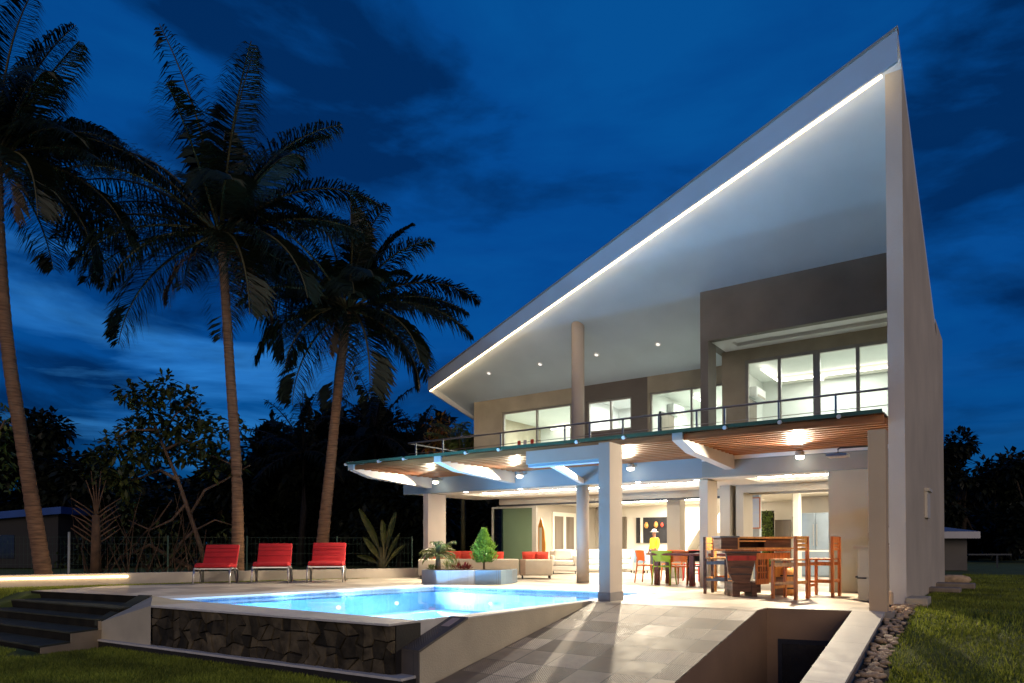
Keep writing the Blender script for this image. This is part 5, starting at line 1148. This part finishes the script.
b = MB(); b.lathe([(.17, 1.565), (.165, 1.575), (.09, 1.58), (.088, 1.64), (.06, 1.675), (.01, 1.68)], 20, (0, -.015, 0)); b.build('hat', INTER, pe, smooth=True)
b = MB(); b.lathe([(.005, -.012), (.012, 0), (.005, .012)], 8, (.03, -.105, 1.51)); b.lathe([(.005, -.012), (.012, 0), (.005, .012)], 8, (-.03, -.105, 1.51)); b.build('eyes', DARKMET, pe)
b = MB(); b.prism([(-.012, -.10, 1.47), (.012, -.10, 1.47), (0, -.135, 1.475)], [(-.006, -.10, 1.51), (.006, -.10, 1.51), (0, -.105, 1.51)]); b.build('nose', SKIN, pe)

# ------------------------------------------------------------ bar made from an old boat
BD = 13.05; L = lambda px, d=BD: (px - CX) * d / F; ZZ = lambda py, d=BD: EYE + (YH - py) * d / F
bar = thing('boat_bar', 'rustic bar counter built from an old wooden boat with a red painted band', 'bar counter', FWDP(BD), YAW)
x0, x1 = L(726), L(757)
b = MB(); zt, zb_ = ZZ(553), ZZ(583.5)
ol = [(x0, zt), (x1, zt), (x1 - .05, zt - .22), (x1 - .13, zb_ + .03), (x1 - .2, zb_), (x0 + .22, zb_), (x0 + .12, zb_ + .05), (x0 + .04, zb_ + .22)]
b.prism([(x, .0, z) for x, z in ol], [(x, .07, z) for x, z in ol]); tr_ = b.build('transom', OLDWOOD, bar, bevel=.008)
b = MB(); b.prism([(x0 + .03, -.012, zt - .14), (x1 - .02, -.012, zt - .14), (x1 - .02, -.002, zt - .14), (x0 + .03, -.002, zt - .14)], [(x0 + .02, -.012, zt - .05), (x1 - .01, -.012, zt - .05), (x1 - .01, -.002, zt - .05), (x0 + .02, -.002, zt - .05)]); b.build('red_band', REDWOOD, tr_)
b = MB()
for k, (za, w_) in enumerate([(zt - .27, .9), (zt - .40, .75)]): b.box(x0 + .08, x1 - .10, -.010, -.001, za, za + .018)
b.build('plank_joints', DARKMET, tr_)
b = MB(); b.box(x0 - .04, x1 + .05, -.05, .12, zt + .002, zt + .03); b.build('rail', DARKMET, tr_)
# hull side running back to the right with a square lattice
xe = L(802)
b = MB()
hs0, hs1 = Vector((x1 - .02, .06, 0)), Vector((xe, .62, 0))
def hsp(u, z, o=0): p = hs0.lerp(hs1, u); n_ = Vector((hs1.y - hs0.y, hs0.x - hs1.x, 0)).normalized(); return (p.x + n_.x * o, p.y + n_.y * o, z)
def board(b, u0, u1, z0, z1, o=.0, th=.03): b.prism([hsp(u0, z0, o), hsp(u1, z0, o), hsp(u1, z0, o + th), hsp(u0, z0, o + th)], [hsp(u0, z1, o), hsp(u1, z1, o), hsp(u1, z1, o + th), hsp(u0, z1, o + th)])
board(b, 0, 1, zt - .12, zt + .0); board(b, 0, .06, zb_ - .02, zt - .12); board(b, .32, .36, zb_, zt - .12); board(b, .06, .36, zb_ - .02, zb_ + .08); board(b, .94, 1, zb_, zt - .12)
for k in range(1, 4): board(b, .06 + .065 * k - .012, .06 + .065 * k + .012, zb_ + .08, zt - .12, .004, .02)
for k in range(1, 3): z = zb_ + .08 + (zt - .2 - zb_) * k / 3; board(b, .06, .32, z - .012, z + .012, .008, .014)
b.build('hull_side', ORWOOD, bar)
b = MB(); board(b, .06, .34, zb_ + .08, zt - .12, -.05, .03); b.build('lattice_back', DARKMET, bar)
b = MB(); board(b, .36, .94, zb_ + .0, zb_ + .3, -.05, .03); b.build('lower_panel', PINE, bar)
b = MB(); b.prism([(x0, .03, zt + .031), (x1, .0, zt + .031), (xe + .02, .58, zt + .031), (xe - .3, 1.0, zt + .031), (x0, .75, zt + .031)], [(x0, .03, zt + .065), (x1, .0, zt + .065), (xe + .02, .58, zt + .065), (xe - .3, 1.0, zt + .065), (x0, .75, zt + .065)]); b.build('counter_top', ORWOOD, bar, bevel=.004)
# upper shelf box
sx0, sx1, sx2 = L(723), L(740), L(797); z0, z1 = zt + .07, ZZ(536.5)
b = MB(); b.box(sx0, sx1, .12, .62, z0, z1 - .02); b.build('end_box', OLDWOOD, bar, bevel=.006); b = MB(); b.box(sx0 - .03, sx1 + .02, .08, .64, z1 - .018, z1 + .01); b.build('end_lid', BLUEWOOD, bar)
b = MB(); b.box(sx1 + .002, sx1 + .04, .16, .6, z0, z1 - .04); b.box(sx1 + .002, sx2, .15, .6, z1 - .038, z1 - .002); b.box(sx1 + .041, sx2, .16, .6, z0, z0 + .03); b.box(sx1 + .041, sx1 + .55, .2, .56, (z0 + z1) / 2 + .02, (z0 + z1) / 2 + .05); b.build('shelf', PINE, bar)
b = MB(); b.box(sx1 + .041, sx2, .6, .63, z0, z1); b.box(sx1 + .56, sx2, .3, .598, z0 + .031, z1 - .04); b.build('shelf_back', OLDWOOD, bar)
b = MB(); fx0, fx1 = L(733), L(765)
b.box(fx0, fx0 + .14, .05, .5, 0, zb_ + .02); b.box(fx0 + .36, fx0 + .46, .05, .5, 0, zb_ + .02); b.box(fx0 + .142, fx0 + .358, .06, .5, .09, zb_ + .01); b.build('foot', OLDWOOD, bar, bevel=.006)
b = MB(); b.box(fx0 + .95, fx0 + 1.1, .4, .7, 0, zb_ + .1); b.box(fx0 + .47, fx0 + .58, .2, .6, .06, zb_ + .02); b.build('foot', OLDWOOD, bar)
brl = thing('barrel', 'small honey coloured wooden cask under the bar counter behind the lattice', 'barrel', atD(787, 545, BD + .55)); brl.location.z = .0
b = MB(); b.lathe([(.12, .0), (.16, .12), (.175, .26), (.16, .40), (.12, .52)], 20); b.build('staves', PINE, brl, smooth=True); b = MB(); b.lathe([(.164, .12), (.170, .15)], 20); b.build('hoop', DARKMET, brl); b = MB(); b.lathe([(.170, .36), (.164, .39)], 20); b.build('hoop', DARKMET, brl)

def stool(label, fm, sm, bm_):
    t = thing('bar_stool', label, 'bar stool', (0, 0, 0), 0, 'high wooden bar chairs at the boat bar')
    w, dp, sh_, hb = .22, .21, .68, 1.12
    for sx in (-1, 1):
        b = MB(); b.bar((sx * w, -dp, 0), (sx * w, -dp, hb), .06, .05); b.build('leg', fm, t, bevel=.004)
        b = MB(); b.bar((sx * w, dp, 0), (sx * w, dp, sh_), .055, .05); b.build('leg', fm, t, bevel=.004)
        b = MB(); b.bar((sx * w, -dp + .026, .28), (sx * w, dp - .026, .28), .03, .045); b.build('stretcher', bm_, t); b = MB(); b.bar((sx * w, -dp + .026, sh_ - .07), (sx * w, dp - .026, sh_ - .07), .03, .06); b.build('stretcher', bm_, t)
    for yy_, zz_ in ((dp, .20), (-dp, .30), (dp, sh_ - .07)):
        b = MB(); b.bar((-w + .028, yy_, zz_), (w - .028, yy_, zz_), .03, .05); b.build('stretcher', sm, t)
    b = MB()
    for k in range(4): b.box(-w - .01, w + .01, -dp + .03 + k * .112, -dp + .03 + k * .112 + .1, sh_ + .001, sh_ + .03)
    b.build('seat', sm, t)
    b = MB()
    for z in (.86, .93, 1.0, 1.06): b.box(-w + .028, w - .028, -dp - .012, -dp + .012, z, z + .055)
    b.build('backrest', sm, t)
    return t
for lb, ms, px, d, rz in [('dark reddish bar stool standing left of the boat bar', (OLDWOOD, PINE, BLUEWOOD), 719, 14.0, -125), ('honey coloured bar stool with slatted back in front of the bar', (ORWOOD, PINE, PINE), 790, 12.67, 42), ('orange bar stool seen side on right of the bar', (ORWOOD, ORWOOD, ORWOOD), 824, 13.29, 50), ('pine bar stool half hidden behind the left side of the bar', (PINE, ORWOOD, BLUEWOOD), 730, 14.5, -150)]:
    s = stool(lb, *ms); p = ground(px, d); s.location = p; s.rotation_euler = (0, 0, YAW + R(rz))

# ------------------------------------------------------------ wash counter, shower, bollard
t = thing('wash_counter', 'beige wash counter against the right wall behind the small column', 'counter', (-1.9, 13.9, 0)); O = t.location
b = MB(); b.box(-2.13, -1.63, 13.2, 15.0, .02, .90); b.build('cabinet', mat('cabinet_beige', (.44, .39, .30), .7, .08, 2, .1, 50), t, O); b = MB(); b.box(-2.19, -1.62, 13.15, 15.05, .90, .94); b.build('worktop', mat('stone_top', (.36, .31, .24), .5, .15, 8), t, O)
b = MB(); b.box(-2.18, -2.132, 13.25, 14.9, .40, .43); b.tube([(-2.0, 13.19, .40), (-2.14, 13.19, .40)], .012, 8); b.build('towel_bar', DARKMET, t, O)
t = thing('tap', 'black angular tap over the wash counter', 'tap', (-1.75, 13.6, .94)); O = t.location; b = MB(); b.box(-1.66, -1.63, 13.55, 13.6, .94, 1.13); b.box(-2.02, -1.66, 13.54, 13.61, 1.13, 1.17); b.box(-2.02, -1.99, 13.55, 13.60, 1.03, 1.128); b.build('spout', DARKMET, t, O); b = MB(); b.box(-1.9, -1.64, 13.56, 13.60, 1.27, 1.29); b.build('lever', DARKMET, t, O)
q = atD(889.5, 538, 12.7); t = thing('towel_dispenser', 'white paper towel box on the counter beside the side wall', 'dispenser', (q.x, q.y + .4, .94)); b = MB(); t.location = (-1.72, 13.42, .94); rounded(-.09, .085, -.1, .1, 0, .30, .02, 2).build('case', WHITE, t, smooth=True); b = MB(); b.box(-.07, .07, -.106, -.1, .02, .05); b.build('slot', DARKMET, t)
t = thing('shower_head', 'square rain shower head on a bent pipe beside the small column', 'shower', (-1.9, 11.5, 2.3)); O = t.location
c = atY(838, 455.5, 11.5); a = atY(838, 449, 11.5); e_ = atY(868, 446, 11.5)
b = MB(); b.tube([c + v3((0, 0, .02)), a, a + v3((.03, 0, .015)), e_], .014, 8); b.build('pipe', DARKMET, t, O, smooth=True); b = MB(); b.box(c.x - .14, c.x + .14, c.y - .14, c.y + .14, c.z - .02, c.z + .02); b.build('head', STEEL, t, O)
q = atZ(888, 619, -.14); t = thing('bollard_light', 'short tan cylindrical bollard light beside the small front column', 'bollard', (q.x, q.y, -.16)); TAN = mat('tan_bollard', (.52, .40, .27), .6, .08, 5)
b = MB(); b.lathe([(.07, 0), (.07, .20)], 18); b.build('base', TAN, t, smooth=False); b = MB(); b.lathe([(.045, .2), (.045, .24)], 14); b.build('neck', DARKMET, t); b = MB(); b.lathe([(.075, .24), (.075, .40), (.06, .43), (.01, .44)], 18); b.build('cap', TAN, t)
# corner block at foot of side wall
t = thing('stone_block', 'small beige corner block at the foot of the tall side wall', 'block', (-1.3, 12.95, 0)); rounded(-.08, .22, -.15, .5, -.15, .12, .01, 1).build('block', PLASTER, t)

# ------------------------------------------------------------ kitchen and small interior things
t = thing('fridge', 'blue grey steel double door fridge seen through the kitchen opening', 'fridge', (vx(815.5, 22.8, 540), 22.8, 0)); W_ = vx(829, 22.8, 540) - vx(800, 22.8, 540)
b = MB(); b.box(-W_ / 2, W_ / 2, .03, .7, 0, 1.95); b.build('case', FRIDGE, t)
for sg in (-1, 1):
    b = MB(); b.box(*sorted((sg * .012, sg * W_ / 2)), -.02, .028, .82, 1.94); d_ = b.build('door', FRIDGE, t, bevel=.008); b = MB(); b.bar((sg * .05, -.05, .95), (sg * .05, -.05, 1.6), .02); b.build('handle', CHROME, d_)
b = MB(); b.box(-W_ / 2, W_ / 2, -.02, .028, .05, .76); b.build('drawer', FRIDGE, t); b = MB(); b.box(-W_ / 2, W_ / 2, -.02, .02, .765, .815); b.build('handle_strip', INTER, t)
q = atY(754.5, 513, 20.15); t = thing('picture_frame', 'narrow framed picture hanging on the blue grey kitchen wall', 'picture', (q.x, 20.18, q.z)); h_ = .44; w_ = .16
b = MB(); b.box(-w_, w_, -.03, .0, -h_, h_); b.build('frame', ORWOOD, t); b = MB(); b.box(-w_ + .03, w_ - .03, -.036, -.031, -h_ + .03, h_ - .03); b.build('print', mat('pale_print', (.62, .66, .70), .6, .25, 14, hue=(.40, .46, .60)), t)
q = atY(766.5, 540, 24.8); random.seed(3); t = thing('green_wall', 'tall strip of green leaves growing on the wall behind the bar', 'plant wall', (q.x, 24.9, 0)); b = MB()
for k in range(900): leaf(b, Vector((random.uniform(-.2, .2), random.uniform(-.1, 0), random.uniform(.3, 2.1))), Vector((random.gauss(0, .6), -1, random.gauss(0, .8))), .12, .06)
b.build('leaves', leafmat('wall_leaves', (.05, .09, .02), (.18, .24, .05), .5, .2), t, recalc=False); b = MB(); b.box(-.22, .22, .02, .08, .2, 2.15); b.build('panel', BLACK, t)
def ac(label, px, py, y, xw=None):
    q = atY(px, py, y); t = thing('air_conditioner', label, 'air conditioner', q, 0, 'white wall air conditioners upstairs'); q
    rounded(0, .22, -.42, .42, -.14, .14, .03, 2).build('case', WHITE, t, smooth=True); b = MB(); b.box(.12, .224, -.36, .36, -.125, -.07); b.build('louvre', INGREY, t); return t
ac('white air conditioner on the left wall of the big bedroom', 766, 393, 19.6).location.x = -5.74; ac('white air conditioner in the room right of the dark wall section', 668, 411, 20.6).location.x = xD1 + .06
def tv(label, x, y, z, h=.40, w=.7):
    t = thing('television', label, 'television', (x, y, z), 0, 'black wall televisions upstairs'); b = MB(); b.box(0, .06, -w, w, -h, h); b.build('case', DARKMET, t); b = MB(); b.box(.061, .065, -w + .02, w - .02, -h + .02, h - .02); b.build('screen', DKBROWN, t)
tv('black television on the left wall of the big bedroom', -5.74, 19.0, atY(757, 412, 19.0).z); tv('black television low in the room right of the dark wall section', xD1 + .06, 20.1, atY(664, 424, 20.1).z, .3, .5)
q = atY(597, 415, 20.6); t = thing('wall_shower', 'chrome shower fitting in the bathroom behind the small upper window', 'shower', q); b = MB(); b.tube([(0, 0, -.6), (0, 0, .25), (.1, -.02, .38), (.7, -.04, .42)], .02, 8); b.build('pipe', STEEL, t, smooth=True); b = MB(); b.lathe([(.09, .40), (.02, .44)], 14, (.7, -.04, -.02)); b.build('head', STEEL, t)
for k, (px, m_, lb) in enumerate([(520, REDP, 'red towel hung leftmost on the balcony rail'), (526, CREAM, 'white towel hung between two red towels on the balcony'), (533, REDP, 'red towel hung rightmost near the balcony beam')]):
    q = atY(px, 440, 15.49); b = MB()
    for j in range(6): x_ = -.05 + .02 * j; b.prism([(x_, -.03 - .012 * (j % 2), -.62), (x_ + .02, -.03 - .012 * ((j + 1) % 2), -.62), (x_ + .02, -.02 - .012 * ((j + 1) % 2), -.62), (x_, -.02 - .012 * (j % 2), -.62)], [(x_ * .8, -.03, 0), (x_ * .8 + .016, -.03, 0), (x_ * .8 + .016, -.02, 0), (x_ * .8, -.02, 0)])
    o = b.build('towel', m_, None); tag(o, lb, 'towel', 'towels on the balcony rail'); o.location = (q.x, 15.46, 4.02 - .27)
for px, py, lb in [(675, 411, None)]: pass

# ------------------------------------------------------------ river stones and lawn edge
random.seed(77); shapes = []
for k in range(6):
    bm = bmesh.new(); bmesh.ops.create_icosphere(bm, subdivisions=2, radius=1); sc3 = (random.uniform(.8, 1.2), random.uniform(.7, 1.1), random.uniform(.5, .75)); ph = random.uniform(0, 6)
    for v in bm.verts: n_ = 1 + .12 * math.sin(v.co.x * 3 + ph) + .1 * math.sin(v.co.y * 4 + ph * 2) + .06 * math.sin(v.co.z * 5); v.co = Vector((v.co.x * sc3[0] * n_, v.co.y * sc3[1] * n_, v.co.z * sc3[2] * n_))
    me = bpy.data.meshes.new('river_stone'); bm.to_mesh(me); bm.free()
    for p in me.polygons: p.use_smooth = True
    me.materials.append([mat('stone_tan', (.44, .31, .19), .8, .35, 2.5, .4, 9), mat('stone_grey', (.32, .23, .145), .8, .3, 2.5, .4, 9), mat('stone_pale', (.50, .37, .25), .8, .3, 2.5, .4, 9)][k % 3]); shapes.append(me)
def path_x(y): return -1.40
n_ = 0; y = 6.6
while y < 13.2 and n_ < 280:
    wdt = .26
    for col in range(3):
        r = random.choice((.036, .044, .050, .056, .066)) * random.uniform(.9, 1.15); x_ = -1.47 + wdt * (col + .5) / 3 + random.uniform(-.035, .035); yy = y + random.uniform(-.06, .06)
        if (yy > 12.75 and x_ < -1.3) or (11.3 < yy < 11.7 and x_ < -1.38): continue
        o = bpy.data.objects.new('river_stone', random.choice(shapes)); COL.objects.link(o); tag(o, 'rounded tan river stone in the strip between light well and lawn', 'stone', 'river stones along the lawn edge')
        o.location = (x_, yy, lawn_z(-1, yy) + r * .30); o.rotation_euler = (random.uniform(-.3, .3), random.uniform(-.3, .3), random.uniform(0, 6)); o.scale = (r * random.uniform(.8, 1.25), r * random.uniform(.8, 1.25), r * random.uniform(.75, 1.1)); n_ += 1
    y += .088
b = MB(); prev = None; yy = 5.5
while yy < 13.3: c2_ = ((-1.478, yy, lawn_z(-1, yy) + .004), (-1.15, yy, lawn_z(-1, yy) + .004)); prev and b.quad(prev[0], prev[1], c2_[1], c2_[0]); prev = c2_; yy += .3
structure(b.build('soil_strip', SOIL))
for lb, nm, px, py, sz in [('tan boulder at the far foot of the side wall', 'boulder', 954, 583, (.3, .25, .28)), ('dark flat slab lying at the foot of the side wall', 'stone_slab', 946, 588, (.55, .3, .06)), ('smaller dark slab nearer along the side wall foot', 'stone_slab', 938, 592, (.4, .25, .05))]:
    p = atZ(px, py, 0); o = bpy.data.objects.new(nm, shapes[0] if nm == 'boulder' else None) if nm == 'boulder' else rounded(-sz[0], sz[0], -sz[1], sz[1], 0, sz[2] * 2, .02, 1).build(nm, mat('slab_stone', (.2, .16, .12), .85, .3, 4, .4, 20))
    if nm == 'boulder': COL.objects.link(o); o.scale = sz
    o.location = (p.x, p.y, sz[2] * .3 if nm == 'boulder' else 0.0); tag(o, lb, 'boulder' if nm == 'boulder' else 'stone slab')

# ------------------------------------------------------------ grass blades
GRASS = leafmat('grass_blades', (0.11, 0.15, 0.014), (0.36, 0.40, 0.05), .6, .3)
_n, _l = GRASS.node_tree.nodes, GRASS.node_tree.links; _t = _n.new('ShaderNodeTexCoord'); _q = _n.new('ShaderNodeTexNoise'); _q.inputs['Scale'].default_value = 1.1; _q.inputs['Detail'].default_value = 5
_r = _n.new('ShaderNodeMapRange'); _r.inputs[1].default_value = .35; _r.inputs[2].default_value = .65; _r.inputs[3].default_value = .45; _r.inputs[4].default_value = 1.25
_m = _n.new('ShaderNodeMix'); _m.data_type = 'RGBA'; _m.blend_type = 'MULTIPLY'; _m.inputs[0].default_value = 1.0
_s = _n['Principled BSDF'].inputs['Base Color'].links[0].from_socket; _l.new(_t.outputs['Object'], _q.inputs['Vector']); _l.new(_q.outputs[0], _r.inputs[0]); _l.new(_s, _m.inputs[6]); _l.new(_r.outputs[0], _m.inputs[7]); _l.new(_m.outputs[2], _n['Principled BSDF'].inputs['Base Color'])
def grass(n, pick, seed, hmin=.03, hmax=.065):
    rg = np.random.default_rng(seed); V = np.zeros((n * 3, 3), np.float32); k = 0
    while k < n:
        p = pick(rg)
        if p is None: continue
        x_, y_ = p; z = lawn_z(x_, y_); a = rg.uniform(0, 6.283); h = rg.uniform(hmin, hmax); w = rg.uniform(.005, .011); ln = rg.normal(0, .022, 2)
        V[k * 3] = (x_ - math.cos(a) * w, y_ - math.sin(a) * w, z - .012); V[k * 3 + 1] = (x_ + math.cos(a) * w, y_ + math.sin(a) * w, z - .012); V[k * 3 + 2] = (x_ + ln[0], y_ + ln[1], z + h); k += 1
    me = bpy.data.meshes.new('grass'); me.vertices.add(n * 3); me.vertices.foreach_set('co', V.ravel()); me.loops.add(n * 3); me.loops.foreach_set('vertex_index', np.arange(n * 3, dtype=np.int32)); me.polygons.add(n); me.polygons.foreach_set('loop_start', np.arange(0, n * 3, 3, dtype=np.int32)); me.polygons.foreach_set('loop_total', np.full(n, 3, np.int32)); me.update(calc_edges=True); me.materials.append(GRASS)
    o = bpy.data.objects.new('grass', me); COL.objects.link(o); return o
def pk_left(rg):
    x_ = rg.uniform(-15.5, -5.9); y_ = 2.9 + (6.2 - 2.9) * rg.random()
    return None if y_ > (4.45 if x_ < -12.2 else front_y(x_) - .05) or y_ < -.52 * x_ - 2.6 else (x_, y_)
def pk_right(rg):
    y_ = 6.2 + 22 * rg.random() ** 1.8; x_ = -1.3 + rg.random() ** 1.15 * (3.0 + .18 * y_)
    e = -1.19 + .03 * math.sin(y_ * 2.3) + .02 * math.sin(y_ * 7.1) - (.12 * min(1, max(0, (y_ - 12.9) / 2)))
    return None if x_ < e else (x_, y_)
def pk_strip(rg):
    y_ = rg.uniform(4.6, 15.0); u = (y_ - 6.2) / 9.4; xw_ = -18.9 + 4.3 * max(u, -.3); xt = -17.3 + 2.2 * max(0, (y_ - 8)) / 7; x_ = rg.uniform(xw_ - .2, xt + .05)
    if y_ < 6.9 and x_ > -16.95: return None
    return (x_, y_)
gA = grass(90000, pk_left, 1); tag(gA, 'dark green grass of the lower lawn in front of the pool', 'grass', None, 'stuff')
gB = grass(110000, pk_right, 2); tag(gB, 'green grass of the right hand lawn beside the house', 'grass', None, 'stuff')
gC = grass(40000, pk_strip, 3); tag(gC, 'bright grass strip along the low garden wall', 'grass', None, 'stuff')
